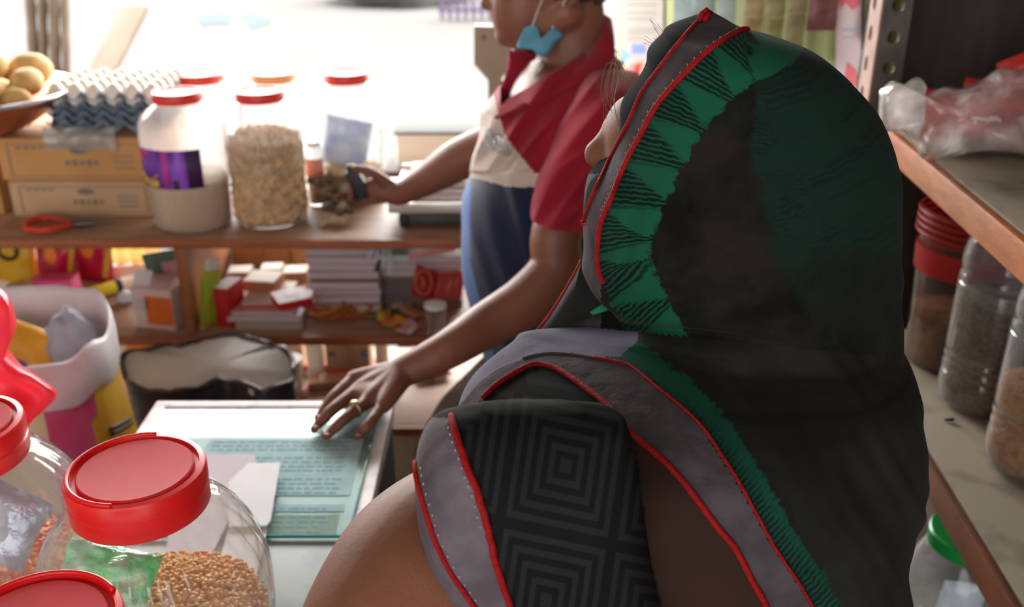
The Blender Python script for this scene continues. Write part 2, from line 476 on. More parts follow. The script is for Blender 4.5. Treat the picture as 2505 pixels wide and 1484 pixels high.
for z, me_ in ((RZ1, m_edge), (RZ2, m_edge2), (RZ3, m_edge2)):
    b = obj('shelf_board', MB().box((0.20, 0.62, z - 0.019), (0.39, 1.96, 0.038), bev=0.003), m_ply, rack, smooth='auto')
    obj('edge_strip', MB().box((-0.003, 0.62, z - 0.0215), (0.012, 1.96, 0.043), bev=0.004), me_, b, smooth='auto')
obj('back_board', MB().box((0.415, 0.65, 1.15), (0.02, 2.04, 2.3)), m_back, rack)
obj('end_board', MB().box((0.22, 1.668, 1.15), (0.38, 0.012, 2.3)), m_back, rack)
def slotted(width, pitch, n, rx, rz, t, off=0.5):
    """a metal strip with a row of slots, in the XZ plane from x=0"""
    mb = MB(); H = pitch; cx = width * off
    for c in range(n):
        z0 = c * H; cz = z0 + H / 2
        outp = [(width, cz), (width, z0 + H), (cx, z0 + H), (0, z0 + H), (0, cz), (0, z0), (cx, z0), (width, z0)]
        inn = [(cx + rx * math.cos(k * math.pi / 4), cz + rz * math.sin(k * math.pi / 4)) for k in range(8)]
        inn2 = [(cx + rx * math.cos((k + .5) * math.pi / 4), cz + rz * math.sin((k + .5) * math.pi / 4)) for k in range(8)]
        vs = [(x, 0, z) for x, z in outp] + [(x, 0, z) for p in zip(inn, inn2) for x, z in p]
        fs = []
        for k in range(8):
            a = 8 + 2 * k; b_ = a + 1; c_ = 8 + (2 * k + 2) % 16
            fs.append((k, (k + 1) % 8, c_, b_, a))
        mb.add(vs, fs)
    me = mb.mesh('t'); bm = bmesh.new(); bm.from_mesh(me); bpy.data.meshes.remove(me)
    bmesh.ops.remove_doubles(bm, verts=bm.verts, dist=1e-5)
    bm.verts.index_update(); o = MB(); o.add([v.co for v in bm.verts], [[v.index for v in f.verts] for f in bm.faces]); bm.free()
    return sheet(o, t)
m_angle = mat('pink_primer_metal', (176, 138, 122), 0.5, c2=(150, 112, 98), scale=18, bump=0.06)
m_angle_shade = mat('primer_metal_shaded', (92, 84, 80), 0.5, c2=(70, 64, 60), scale=18)  # same post metal, with the shade of the inner flange put in the colour
def upright(y, flip=1):
    p = obj('upright_post', slotted(0.062, 0.0485, 48, 0.0085, 0.0125, 0.003, 0.62).xf(Matrix.Rotation(R(90), 4, 'Z') if flip > 0 else Matrix.Rotation(R(-90), 4, 'Z')), m_angle, rack, smooth=False)
    p.location = (-0.026, y, 0)
    q = obj('post_flange', slotted(0.045, 0.0485, 48, 0.0095, 0.0105, 0.003, 0.5), m_angle_shade, p, smooth=False); q.location = (0, 0, 0)
upright(1.602); upright(-0.36, -1)

# ---------------------------------------------------------------- counter: a low desk with a glass sheet on top
m_deskside = mat('desk_side', (52, 42, 40), 0.5, c2=(36, 30, 30), scale=8)
m_desktop = mat('desk_top_laminate', (150, 160, 158), 0.35, c2=(120, 132, 132), scale=14, detail=8, lo=0.42, hi=0.7)
m_deskrim = mat('desk_rim', (222, 208, 208), 0.45, c2=(176, 160, 158), scale=25, lo=0.5, hi=0.75)
CZ = 0.92
A = PZ(390, 980, CZ); B = PZ(958, 982, CZ)
dx0, dx1, dyf, dyn = A.x - 0.004, B.x + 0.002, A.y, 0.36
desk = thing('counter_desk', 'shop counter desk with a pale worn top under the glass sheet', 'counter', ((dx0 + dx1) / 2, (dyf + dyn) / 2, 0))
obj('desk_top', MB().box(((dx0 + dx1) / 2, (dyf + dyn) / 2, CZ - 0.012), (dx1 - dx0 - 0.03, dyf - dyn - 0.03, 0.022), bev=0.002), m_desktop, desk, world=True, smooth='auto')
rim = MB()
for (a, b2, c2_, d2) in ((dx0, dx1, dyf - 0.02, dyf), (dx0, dx1, dyn, dyn + 0.02)):
    rim.box(((a + b2) / 2, (c2_ + d2) / 2, CZ - 0.012), (b2 - a, d2 - c2_, 0.026), bev=0.003)
for x in (dx0 + 0.01, dx1 - 0.008):
    rim.box((x, (dyf + dyn) / 2, CZ - 0.0121), (0.02, dyf - dyn - 0.02, 0.026), bev=0.003)
obj('rim', rim, m_deskrim, desk, world=True, smooth='auto')
obj('side_panel', MB().box(((dx0 + dx1) / 2, (dyf + dyn) / 2, (CZ - 0.03) / 2), (dx1 - dx0 - 0.004, dyf - dyn - 0.004, CZ - 0.03), bev=0.004), m_deskside, desk, world=True, smooth='auto')
# left table under the jars
m_table = mat('left_table_top', (128, 96, 72), 0.5, c2=(100, 74, 54), scale=9, stretch=(1, 8, 8))
lt = thing('side_table', 'brown wooden table under the red-lidded jars in the near left corner', 'table', (dx0 - 0.42, 0.62, 0))
obj('table_top', MB().box((dx0 - 0.36, 0.60, CZ - 0.0125), (0.70, 0.86, 0.025), bev=0.003), m_table, lt, world=True, smooth='auto')
for sx_ in (-0.67, -0.05):
    for sy in (0.22, 0.98):
        obj('leg', MB().box((dx0 + sx_, sy, (CZ - 0.025) / 2), (0.04, 0.04, CZ - 0.025), bev=0.003), m_table, lt, world=True, smooth='auto')

# glass sheet and papers under and on it
g0 = PZ(398, 1006, CZ + 0.002); g1 = PZ(930, 1010, CZ + 0.002); g2 = PZ(868, 1312, CZ + 0.002)
gx0, gx1, gyf, gyn = g0.x, g1.x - 0.003, g0.y, g2.y
papers = [('printed_leaflet', (gx1 - 0.235, gx1 - 0.012, gyf - 0.215, gyf - 0.075), (214, 234, 240), 'pale blue printed price list lying under the far half of the glass'),
          ('printed_leaflet', (gx1 - 0.215, gx1 - 0.014, gyn + 0.055, gyf - 0.235), (206, 230, 236), 'blue printed form under the near half of the glass'),
          ('printed_leaflet', (gx1 - 0.20, gx1 - 0.018, gyn + 0.006, gyn + 0.048), (170, 188, 172), 'faded picture strip under the near edge of the glass'),
          ('printed_leaflet', (gx0 + 0.02, gx1 - 0.25, gyn + 0.10, gyf - 0.09), (188, 200, 204), 'grey blue sheet under the left side of the glass')]
m_print = mat('leaflet_print', (150, 190, 208), 0.7)
for k, (nm, (a, b2, c2_, d2), colr, lb) in enumerate(papers):
    t_ = thing(nm, lb, 'paper', ((a + b2) / 2, (c2_ + d2) / 2, CZ - 0.001))
    obj('sheet', MB().box(((a + b2) / 2, (c2_ + d2) / 2, CZ - 0.0004), (b2 - a, d2 - c2_, 0.0006)), mat('leaflet%d' % k, colr, 0.7, c2=tuple(int(v * 0.93) for v in colr), scale=40), t_, world=True, smooth=False)
    pr = MB(); ny = int((d2 - c2_) / 0.0105); rnd = random.Random(k)
    for j in range(ny):
        y = c2_ + 0.006 + j * 0.0105
        if j % 5 == 4: continue
        x = a + 0.008
        while x < b2 - 0.02:
            L = rnd.uniform(0.004, 0.016); L = min(L, b2 - 0.008 - x)
            pr.box((x + L / 2, y, CZ + 0.0001), (L, 0.003, 0.0004)); x += L + rnd.uniform(0.002, 0.005)
    obj('printed_lines', pr, m_print, t_, world=True, smooth=False)
def glass_mat():
    m = bpy.data.materials.new('green_tinted_glass'); m.use_nodes = True; nt = m.node_tree; nt.nodes.clear()
    out = nt.nodes.new('ShaderNodeOutputMaterial'); t = nt.nodes.new('ShaderNodeBsdfTransparent'); t.inputs[0].default_value = rgb((246, 252, 252))
    g = nt.nodes.new('ShaderNodeBsdfGlossy'); g.inputs['Roughness'].default_value = 0.03
    f = nt.nodes.new('ShaderNodeFresnel'); thin_ior(nt, f, 1.4)
    s_ = nt.nodes.new('ShaderNodeMixShader'); nt.links.new(f.outputs[0], s_.inputs[0]); nt.links.new(t.outputs[0], s_.inputs[1]); nt.links.new(g.outputs[0], s_.inputs[2])
    nt.links.new(s_.outputs[0], out.inputs[0]); return m
m_glass = glass_mat()
m_glassedge = mat('glass_edge', (60, 150, 145), 0.2)
gl = thing('glass_sheet', 'sheet of greenish glass lying on the counter desk', 'glass', ((gx0 + gx1) / 2, (gyf + gyn) / 2, CZ + 0.001))
obj('pane', MB().box(((gx0 + gx1) / 2, (gyf + gyn) / 2, CZ + 0.003), (gx1 - gx0, gyf - gyn, 0.004)), m_glass, gl, world=True, smooth=False)
obj('cut_edge', MB().box((gx1 + 0.0008, (gyf + gyn) / 2, CZ + 0.003), (0.0016, gyf - gyn, 0.0046)).box(((gx0 + gx1) / 2, gyn - 0.0008, CZ + 0.003), (gx1 - gx0, 0.0016, 0.0046)), m_glassedge, gl, world=True, smooth=False)
# ================================================================ NEAR JARS
m_redlid = mat('red_lid_plastic', (232, 24, 24), 0.35, c2=(218, 28, 30), scale=10, spec=0.5, sss=0.0)
m_redtop = mat('dusty_red_lid_top', (206, 52, 60), 0.6, spec=.15, c2=(186, 58, 60), scale=25, lo=0.45, hi=0.8)
m_jar = clear_mat('ribbed_clear_plastic', milky=0.07, rough=0.07, gloss=2.2, edge=0.4)
m_dal = mat('yellow_split_lentils', (226, 150, 58), 0.55, c2=(246, 190, 104), scale=120)
m_dal2 = mat('orange_snack', (232, 120, 70), 0.6, c2=(240, 150, 100), scale=60)
def big_jar(loc, label, lid_turn=0.0, s=1.0):
    t = thing('candy_jar', label, 'jar', loc, lid_turn, 'ribbed clear jars with red lids on the near table')
    prof = [(0.085, 0.0), (0.100, 0.006), (0.106, 0.02), (0.109, 0.045), (0.105, 0.053), (0.110, 0.062), (0.111, 0.095), (0.109, 0.125), (0.103, 0.150), (0.094, 0.170),
            (0.083, 0.186), (0.072, 0.198), (0.063, 0.205), (0.0595, 0.209), (0.0595, 0.215)]
    pf = [tuple(p) for p in catm([list(p) for p in prof], 4)]
    def wob(a, z):
        k = max(0, min(1, (z - 0.055) / 0.03)) * max(0, min(1, (0.207 - z) / 0.02))
        return 1 + 0.032 * k * (abs(math.sin(a * 14 + z * 9)) ** 0.5 - 0.6)
    obj('jar_body', MB().lathe(pf, 168, wob=wob, cap1=False), m_jar, t)
    lid = MB().lathe([(0.0625, 0.2040), (0.0635, 0.2055), (0.0635, 0.2210), (0.0622, 0.2225), (0.0622, 0.2250), (0.0640, 0.2265), (0.0640, 0.2405), (0.0625, 0.2435), (0.0575, 0.2445)], 96, cap0=False, cap1=False)
    lid.lathe([(0.0575, 0.2445), (0.0565, 0.2405), (0.0525, 0.2400)], 96, cap0=False, cap1=False)
    L = obj('lid', lid, m_redlid, t, smooth='auto')
    obj('lid_top', MB().lathe([(0.0525, 0.2395), (0.0525, 0.2430), (0.0512, 0.2444), (0.047, 0.2440), (0.002, 0.2430)], 96), m_redtop, L, smooth='auto', label='dusty faded top disc')
    # the pull-up handle lying in the rim of the lid
    hp = [Vector((0.0598 * math.cos(a), 0.0598 * math.sin(a), 0.2452)) for a in [R(110 + i * 5) for i in range(37)]]
    obj('lid_handle', MB().tube(hp, 0.0022, 8, flat=1.0), m_redlid, L)
    return t
def grain_pile(n, rx, ry, top, base, rad, seed, prof):
    rnd = random.Random(seed); mb = MB()
    mb.lathe([(rx * 0.97, base), (rx * 0.98, base + (top - base) * 0.6), (rx * 0.7, base + (top - base) * 0.76), (rx * 0.3, top - rad * 2), (0.002, top - rad * 1.2)], 40)
    for k in range(n):
        a = rnd.uniform(0, 6.283); q = math.sqrt(rnd.random())
        if rnd.random() < 0.3: q = 0.97; z = rnd.uniform(base, base + (top - base) * 0.62)
        else:
            z = top + rad * 0.2 - (top - base) * 0.36 * q ** 1.6 + rnd.uniform(-0.002, 0.003)
        Mr = Matrix.Rotation(rnd.uniform(0, 6.28), 4, 'Z') @ Matrix.Rotation(rnd.uniform(-1, 1), 4, 'X')
        mb.ell((rx * q * math.cos(a), rx * q * math.sin(a), z), (rad, rad * 0.8, rad * 0.5), Mr, 6, 4)
    return mb
J1 = PZ(331, 1146, 0.922 + 0.244); jz = CZ + 0.002
jar1 = big_jar((J1.x, J1.y, jz), 'clear ribbed jar with a red lid, nearest in full view, with a green packet inside', R(-20))
b = grain_pile(2600, 0.104, 0.104, 0.098, 0.008, 0.0034, 3, None)
o_ = obj('split_lentils', b, m_dal, None); o_.location = (J1.x, J1.y, jz); tag(o_, 'yellow split lentils heaped inside the clear jar with the green packet', 'lentils', kind='stuff')
m_gpack = mat('green_wrapper', (96, 226, 120), 0.2, c2=(232, 250, 234), scale=30, bump=0.7, bscale=60)
def pillow_pack(w, h, d, seed=0, crimp=0.05, nx=14, ny=18, amp=0.12):
    """sealed pillow packet in the XZ plane: flat crimped ends, bulging middle"""
    mb = MB(); vs = []; fs = []
    for side in (1, -1):
        for j in range(ny + 1):
            for i in range(nx + 1):
                u = i / nx * 2 - 1; v = j / ny * 2 - 1
                e = max(0, 1 - abs(v) ** 4) ** 0.6 * max(0, 1 - abs(u) ** 5) ** 0.5
                nz = noise.noise(Vector((u * 2 + seed, v * 2, side * 3.0)))
                vs.append((u * w / 2 * (1 - 0.05 * (1 - abs(v))), side * d / 2 * e * (1 + amp * 3 * nz), v * h / 2))
    N = (nx + 1) * (ny + 1)
    for s_ in (0, 1):
        for j in range(ny):
            for i in range(nx):
                a = s_ * N + j * (nx + 1) + i; q = (a, a + 1, a + nx + 2, a + nx + 1); fs.append(q if s_ else q[::-1])
    mb.add(vs, fs); return mb
solo('green_packet', pillow_pack(0.095, 0.07, 0.034, 3, nx=24, ny=24, amp=.35).xf(Matrix.Translation((J1.x - 0.040, J1.y - 0.02, jz + 0.128)) @ Matrix.Rotation(R(-40), 4, 'X') @ Matrix.Rotation(R(12), 4, 'Y')), m_gpack,
     'small green wrapped packet lying on the lentils inside the clear jar', 'packet', smooth=True)
J2 = Vector((J1.x - 0.210, J1.y + 0.080, 0))
jar2 = big_jar((J2.x, J2.y, jz), 'clear ribbed jar cut off by the left edge beside the jar with the green packet', R(40))
o_ = obj('orange_snack', grain_pile(800, 0.104, 0.104, 0.078, 0.008, 0.004, 8, None), m_dal2, None); o_.location = (J2.x, J2.y, jz); tag(o_, 'orange loose snack inside the jar at the left edge', 'snack', kind='stuff')
m_spack = mat('silver_wrapper', (216, 216, 226), 0.2, metal=0.3, c2=(150, 150, 170), scale=20, bump=0.5, bscale=50)
solo('silver_packet', pillow_pack(0.09, 0.08, 0.03, 9).xf(Matrix.Translation((J2.x + 0.02, J2.y, jz + 0.125)) @ Matrix.Rotation(R(-25), 4, 'X') @ Matrix.Rotation(R(25), 4, 'Y')), m_spack,
     'shiny silver packet inside the jar at the left edge', 'packet', smooth=True)
J3 = Vector((J1.x + 0.006, J1.y - 0.221, 0))
jar3 = big_jar((J3.x, J3.y, jz), 'red lidded jar in the bottom left corner, only its lid in view', R(-70)); jar3.scale = (0.96, 0.96, 1.05)

# papers lying on the glass beside the jar
m_white = mat('white_paper', (236, 236, 240), 0.8, c2=(226, 226, 232), scale=8)
m_lilac = mat('lilac_paper', (206, 196, 206), 0.8)
def paper_on(px, name, lb, m, z, th=0.0012):
    q = [PZ(x, y, z) for x, y in px]; n = len(q); vs = [v for v in q] + [v + Vector((0, 0, th)) for v in q]
    fs = [tuple(range(n))[::-1], tuple(range(n, 2 * n))] + [(i, (i + 1) % n, (i + 1) % n + n, i + n) for i in range(n)]
    return solo(name, MB().add(vs, fs), m, lb, 'paper', smooth=False)
GZ = CZ + 0.0052
paper_on([(505, 1116), (626, 1117), (624, 1145), (500, 1400), (400, 1400), (430, 1200)], 'notepad', 'white notepad with a lilac top edge lying on the glass behind the jar', m_lilac, GZ, 0.004)
paper_on([(608, 1134), (686, 1132), (662, 1275), (652, 1287), (560, 1290), (560, 1180)], 'paper_slip', 'white paper slip with a bent corner on the glass right of the jar', m_white, GZ + 0.0041, 0.0015)
paper_on([(560, 1292), (655, 1288), (640, 1360), (600, 1500), (500, 1500)], 'paper_sheet', 'white paper sheet under the slip, partly behind the jar', m_white, GZ, 0.001)

# ================================================================ TOP OF THE BACK SHELF
m_card = mat('brown_carton', (206, 156, 98), 0.8, c2=(190, 140, 86), scale=6)
m_card2 = mat('pale_carton', (202, 168, 132), 0.8, c2=(186, 152, 118), scale=6)
m_ink = mat('blue_grey_ink', (120, 116, 110), 0.9)
def carton(x0, x1, yt, yb, y, depth, lb, m, name='cardboard_carton', print_=True, rz=0.0, zb=None, group=None, tape=True):
    """carton whose front face fills these photo columns / rows at distance y"""
    a = PY(x0, yb, y); b = PY(x1, yb, y); c = PY((x0 + x1) / 2, yt, y)
    z0 = zb if zb is not None else a.z; wd = b.x - a.x; h = c.z - z0
    t = thing(name, lb, 'carton', ((a.x + b.x) / 2, y + depth / 2, z0), rz, group)
    obj('box_body', MB().box((0, 0, h / 2), (wd, depth, h), bev=0.004), m, t, smooth='auto')
    if tape:
        obj('flap_seam', MB().box((0, 0, h + 0.0004), (wd * 0.99, 0.003, 0.0012)), m_ink, t, smooth=False)
    if print_:
        pr = MB(); yy = -depth / 2 - 0.0004
        for (u, v, w_, h_) in ((0, 0.86, 0.86, .02), (0, .1, .86, .02), (-.43, .48, .008, .76), (.43, .48, .008, .76)):
            pr.box((u * wd, yy, v * h), (w_ * wd, 0.0008, max(h_ * h, 0.0015)))
        pr.ell((0.02 * wd, yy, 0.72 * h), (0.06 * wd, 0.0006, 0.09 * h)); 
        for k in range(5): pr.box(((-0.06 + k * 0.045) * wd, yy, 0.42 * h), (0.03 * wd, 0.0008, (0.10 + 0.05 * (k % 2)) * h))
        for k in range(4): pr.box((-0.36 * wd + k * 0.05 * wd, yy, 0.78 * h), (0.035 * wd, 0.0008, 0.05 * h))
        for k in range(3): pr.box((0.30 * wd, yy, (0.3 + 0.14 * k) * h), (0.14 * wd, 0.0008, 0.035 * h))
        obj('printed_mark', pr, m_ink, t, smooth=False)
    return t
ct = SZ1
c_low = carton(38, 392, 444, 538, 2.15, 0.24, 'lower brown carton of the stack under the egg trays', m_card2, zb=ct)
hl = PY(200, 444, 2.15).z
carton(8, 388, 338, 444, 2.155, 0.24, 'upper brown carton of the stack, right under the egg trays', m_card, zb=hl + 0.001)
carton(-160, 14, 372, 530, 2.16, 0.24, 'brown carton cut off by the left edge beside the carton stack', m_card, zb=ct, print_=False)
hu = PY(200, 338, 2.155).z + 0.0015
# copper bowl of potatoes
m_copper = mat('copper_bowl', (190, 110, 70), 0.35, metal=0.75, c2=(160, 86, 52), scale=18, bump=0.15, bscale=40)
m_rim = mat('bowl_rim_steel', (206, 200, 205), 0.3, metal=0.7)
bc = PY(-60, 330, 2.22)
bl = thing('copper_bowl', 'round copper bowl heaped with potatoes on the cartons at the left', 'bowl', (bc.x + 0.0, 2.20, hu))
pf = [tuple(p) for p in catm([[0.05, 0.0], [0.10, 0.004], [0.15, 0.024], [0.20, 0.060], [0.24, 0.092]], 5)]
inner = [(r - 0.004, z + 0.003) for r, z in reversed(pf)]
obj('bowl_body', MB().lathe(pf + inner, 56), m_copper, bl)
obj('bowl_rim', MB().tube([Vector((0.241 * math.cos(a), 0.241 * math.sin(a), 0.093)) for a in [i * math.pi / 28 for i in range(56)]], 0.0055, 8, closed=True), m_rim, bl)
m_pot = mat('potato_skin', (216, 176, 112), 0.7, c2=(190, 146, 86), scale=26, bump=0.15)
def potato(c, r, seed, lb):
    rnd = random.Random(seed); mb = MB(); mb.ell((0, 0, 0), (r * 1.25, r, r * 0.9), None, 16, 12)
    mb.v = [v * (1 + 0.09 * noise.noise(v * (1.2 / r) + Vector((seed, 0, 0)))) for v in mb.v]
    mb.xf(Matrix.Translation(c) @ Matrix.Rotation(rnd.uniform(0, 6.28), 4, 'Z') @ Matrix.Rotation(rnd.uniform(-.5, .5), 4, 'X'))
    return solo('potato', mb, m_pot, lb, 'potato', 'potatoes heaped in the copper bowl', smooth=True)
bx, by, bz = bc.x + 0.0, 2.20, hu
PT = [(0.085, -0.03, 0.178, .036, 'topmost potato on the heap in the copper bowl'), (0.03, -0.11, 0.130, .036, 'potato at the front of the heap, lower left in view'),
      (0.115, -0.10, 0.140, .036, 'pale potato at the front middle of the heap'), (0.165, -0.03, 0.142, .034, 'potato at the right end of the heap by the bowl rim'),
      (0.14, 0.05, 0.155, .040, 'large brown potato at the back right of the heap'), (0.035, -0.04, 0.160, .034, 'potato left of the topmost one'),
      (0.05, 0.06, 0.165, .036, 'potato behind the topmost one'), (-0.04, -0.08, 0.140, .036, 'potato at the left edge of the photo on the heap'),
      (-0.05, 0.02, 0.155, .036, 'potato on the heap beyond the left edge'), (0.075, -0.16, 0.110, .030, 'small potato against the front rim of the bowl'),
      (0.165, -0.09, 0.118, .028, 'smallest potato against the right front rim'), (-0.12, -0.02, 0.125, .036, 'potato far left in the bowl')]
for k, (x, y, z, r, lb) in enumerate(PT): potato((bx + x, by + y, bz + z - 0.022), r, k + 1, lb)
for k, (x, y) in enumerate(((0, 0), (.1, .02), (-.09, .02), (.02, .1), (.02, -.09), (0.11, -0.07), (-0.07, -0.09))):
    potato((bx + x, by + y, bz + 0.052 + (0.02 if k else 0)), 0.037, 40 + k, 'potato buried inside the heap in the copper bowl')

# egg trays
m_tray = mat('blue_grey_pulp', (128, 144, 162), 0.85, c2=(108, 124, 142), scale=40, bump=0.2)
m_egg = mat('egg_shell', (238, 230, 220), 0.5, sss=0.0)
P_ = 0.0425; ex0 = PY(118, 330, 2.165).x
def tray_mb():
    nx, ny, q = 6, 5, 8; mb = MB(); vs = []; fs = []; W = nx * q; H = ny * q
    for j in range(H + 1):
        for i in range(W + 1):
            u = i / q; v = j / q
            z = 0.020 - 0.019 * math.sin(math.pi * u) ** 2 * math.sin(math.pi * v) ** 2 + 0.017 * (math.cos(math.pi * u) ** 2 * math.cos(math.pi * v) ** 2) ** 2
            vs.append((u * P_, v * P_, z))
    for j in range(H):
        for i in range(W):
            a = j * (W + 1) + i; fs.append((a, a + 1, a + W + 2, a + W + 1))
    mb.add(vs, fs)
    # front and side skirts with the scalloped edge
    for k in range(nx * q):
        pass
    return sheet(mb, 0.003)
ttop = tray_mb()
tl = ['lowest blue grey egg tray of the stack, resting on the cartons', 'second blue grey egg tray from the bottom of the stack', 'third blue grey egg tray from the bottom of the stack', 'topmost blue grey egg tray, holding the white eggs']
tz = hu + 0.002; tro = None
for k in range(4):
    loc = (ex0 + 0.004 * (k % 2), 2.16 + 0.003 * k, tz + k * 0.019)
    if tro is None:
        tro = obj('egg_tray', ttop, m_tray); tro.location = loc; tag(tro, tl[0], 'egg tray', 'stacked pulp egg trays')
    else:
        c = tro.copy(); COL.objects.link(c); c.location = loc; c['label'] = tl[k]
ez = tz + 3 * 0.019
eg = None
for j in range(5):
    for i in range(6):
        lb = 'white egg, %s from the left in the %s row of the top tray' % (ORD[i], ['front', 'second', 'middle', 'fourth', 'back'][j])
        loc = (ex0 + 0.004 + (i + .5) * P_, 2.169 + (j + .5) * P_, ez + 0.0295)
        if eg is None:
            mb = MB().ell((0, 0, 0), (0.0205, 0.0205, 0.027), None, 16, 12)
            mb.v = [Vector((v.x * (1 - v.z * 5), v.y * (1 - v.z * 5), v.z)) for v in mb.v]
            eg = obj('egg', mb, m_egg); eg.location = loc; tag(eg, lb, 'egg', 'white eggs in the top tray')
        else:
            c = eg.copy(); COL.objects.link(c); c.location = loc; c['label'] = lb
# crumpled clear wrap hanging out under the trays
m_wrap = clear_mat('crumpled_clear_film', milky=0.3, rough=0.15, gloss=1.2, bump=0.4, bscale=30)
def crumple(nx, ny, w, h, amp, seed, f=(lambda u, v: Vector((0, 0, 0)))):
    mb = MB(); vs = []; fs = []
    for j in range(ny + 1):
        for i in range(nx + 1):
            u = i / nx - .5; v = j / ny - .5
            q = Vector((u * 4 + seed, v * 4, seed * .7))
            d = noise.noise_vector(q) + 0.5 * noise.noise_vector(q * 2.3)
            vs.append(Vector((u * w, v * h, 0)) + Vector((d.x * .25, d.y * .25, d.z)) * amp + f(u, v))
    for j in range(ny):
        for i in range(nx): a = j * (nx + 1) + i; fs.append((a, a + 1, a + nx + 2, a + nx + 1))
    return mb.add(vs, fs)
wp = PY(190, 345, 2.13)
solo('plastic_wrap', sheet(crumple(18, 8, 0.16, 0.05, 0.012, 5, lambda u, v: Vector((0, 0, -0.012 * (v < 0)))).xf(Matrix.Translation((wp.x, 2.138, hu + 0.004)) @ Matrix.Rotation(R(50), 4, 'X')), 0.001), m_wrap,
     'crumpled clear plastic wrap hanging over the upper carton below the egg trays', 'wrap', smooth=True)
# pliers
m_rgrip = mat('red_rubber_grip', (196, 58, 36), 0.5); m_steel = mat('dark_steel', (90, 86, 84), 0.35, metal=0.8)
pl = thing('pliers', 'red handled pliers lying on the shelf in front of the cartons', 'pliers', (PZ(110, 548, ct).x, 2.06, ct))
h1 = [PZ(x, y, ct + 0.012) for x, y in ((172, 545), (130, 534), (95, 535), (62, 548))]; h2 = [PZ(x, y, ct + 0.011) for x, y in ((172, 549), (130, 560), (95, 563), (62, 558))]
for h in (h1, h2): obj('grip', MB().limb(h, [0.006, 0.008, 0.009, 0.007], 10), m_rgrip, pl, world=True)
obj('jaws', MB().limb([PZ(x, y, ct + 0.0095) for x, y in ((160, 547), (185, 547), (220, 546), (275, 544))], [0.007, 0.009, 0.007, 0.002], 10), m_steel, pl, world=True)

# jars on the shelf
m_jarA = clear_mat('cloudy_jar_plastic', milky=0.34, rough=0.15, gloss=0.8, milk=(246, 240, 234))
m_jarB = clear_mat('clear_shelf_jar', milky=0.07, rough=0.1, gloss=1.5)
m_lidr = mat('shelf_lid_red', (226, 60, 50), 0.4); m_lido = mat('shelf_lid_orange', (240, 170, 120), 0.45)
m_ivory = mat('ivory_sweets', (206, 182, 148), 0.6, c2=(190, 164, 130), scale=40)
def shelf_jar(px, ybase, ytop, y, halfpx, lidpx, lb, m, lm, name='storage_jar', waist=0.0, ribs=0.0, group='large jars on the back shelf'):
    c = PY(px, ybase, y); c.z = ct + 0.001; top = PY(px, ytop, y).z - c.z; s = mpp(PY(px, (ybase + ytop) / 2, y)); r = halfpx * s; rl = lidpx * s
    t = thing(name, lb, 'jar', (c.x, y, c.z), 0, group)
    pr = [[r * .82, 0], [r * .92, .006], [r * .93, .03], [r * .95, .08], [r * (.97), .11], [r * (1 - waist), .13], [r * .99, .15], [r, top * .62], [r * .99, top * .74], [r * .9, top * .83], [rl * 1.05, top * .91], [rl * .96, top * .93], [rl * .96, top * .965]]
    pr = sorted(pr, key=lambda q: q[1])
    pf = [tuple(p) for p in catm(pr, 4)]
    wob = (lambda a, z: 1 + ribs * (math.cos(a * 30) if z < .115 else 0)) if ribs else (lambda a, z: 1 + 0.004 * math.cos(z * 190) * (1 if z < top * .75 else 0))
    obj('jar_body', MB().lathe(pf, 120 if ribs else 56, wob=wob, cap1=False), m, t)
    obj('lid', MB().lathe([(rl * 1.0, top * .925), (rl * 1.02, top * .93), (rl * 1.02, top * .99), (rl * .98, top), (rl * .9, top), (rl * .88, top * .988), (0.002, top * .988)], 56, cap0=False), lm, t, smooth='auto')
    return t, r, top, c
jA, rA, tA, cA = shelf_jar(478, 556, 222, 2.105, 101, 57, 'cloudy jar with a purple pictured label and red lid on the shelf', m_jarA, m_lidr, waist=.01, ribs=.006)
def label_mat():
    m = bpy.data.materials.new('purple_label_print'); m.use_nodes = True; nt = m.node_tree; b = nt.nodes['Principled BSDF']; b.inputs['Roughness'].default_value = .5
    tcn = nt.nodes.new('ShaderNodeTexCoord'); n = nt.nodes.new('ShaderNodeTexNoise'); n.inputs['Scale'].default_value = 9
    mp = nt.nodes.new('ShaderNodeMapping'); mp.inputs['Scale'].default_value = (4, 4, .8); nt.links.new(tcn.outputs['Object'], mp.inputs[0]); nt.links.new(mp.outputs[0], n.inputs['Vector'])
    cr = nt.nodes.new('ShaderNodeValToRGB'); e = cr.color_ramp.elements; e[0].position = .35; e[0].color = rgb((84, 30, 120)); e[1].position = .65; e[1].color = rgb((168, 110, 230))
    k = cr.color_ramp.elements.new(.5); k.color = rgb((130, 64, 190))
    nt.links.new(n.outputs[0], cr.inputs[0]); nt.links.new(cr.outputs[0], b.inputs['Base Color']); return m
m_lab = label_mat(); m_cone = mat('label_cone_picture', (200, 140, 80), .6); m_yel = mat('label_yellow_dots', (222, 200, 50), .6); m_mag = mat('label_magenta', (200, 60, 150), .6); m_dpur = mat('label_dark_purple', (62, 28, 78), .6)
def wrap_patch(r, a0, a1, z0, z1, n=20, th=0.0006):
    mb = MB(); vs = []
    for i in range(n + 1):
        a = R(a0 + (a1 - a0) * i / n)
        for z in (z0, z1): vs.append((r * math.cos(a), r * math.sin(a), z))
    fs = [(2 * i, 2 * i + 2, 2 * i + 3, 2 * i + 1) for i in range(n)]
    return sheet(mb.add(vs, fs), th)
zl0, zl1 = PY(478, 462, 2.02).z - cA.z, PY(478, 368, 2.02).z - cA.z
rL = rA * 1.006
LA = obj('paper_label', wrap_patch(rL, -168, -52, zl0, zl1), m_lab, jA)
obj('label_stripe', wrap_patch(rL + .0004, -72, -52, zl0, zl1).merge(wrap_patch(rL + .0008, -92, -84, zl0, zl0 + .02)), m_dpur, LA)
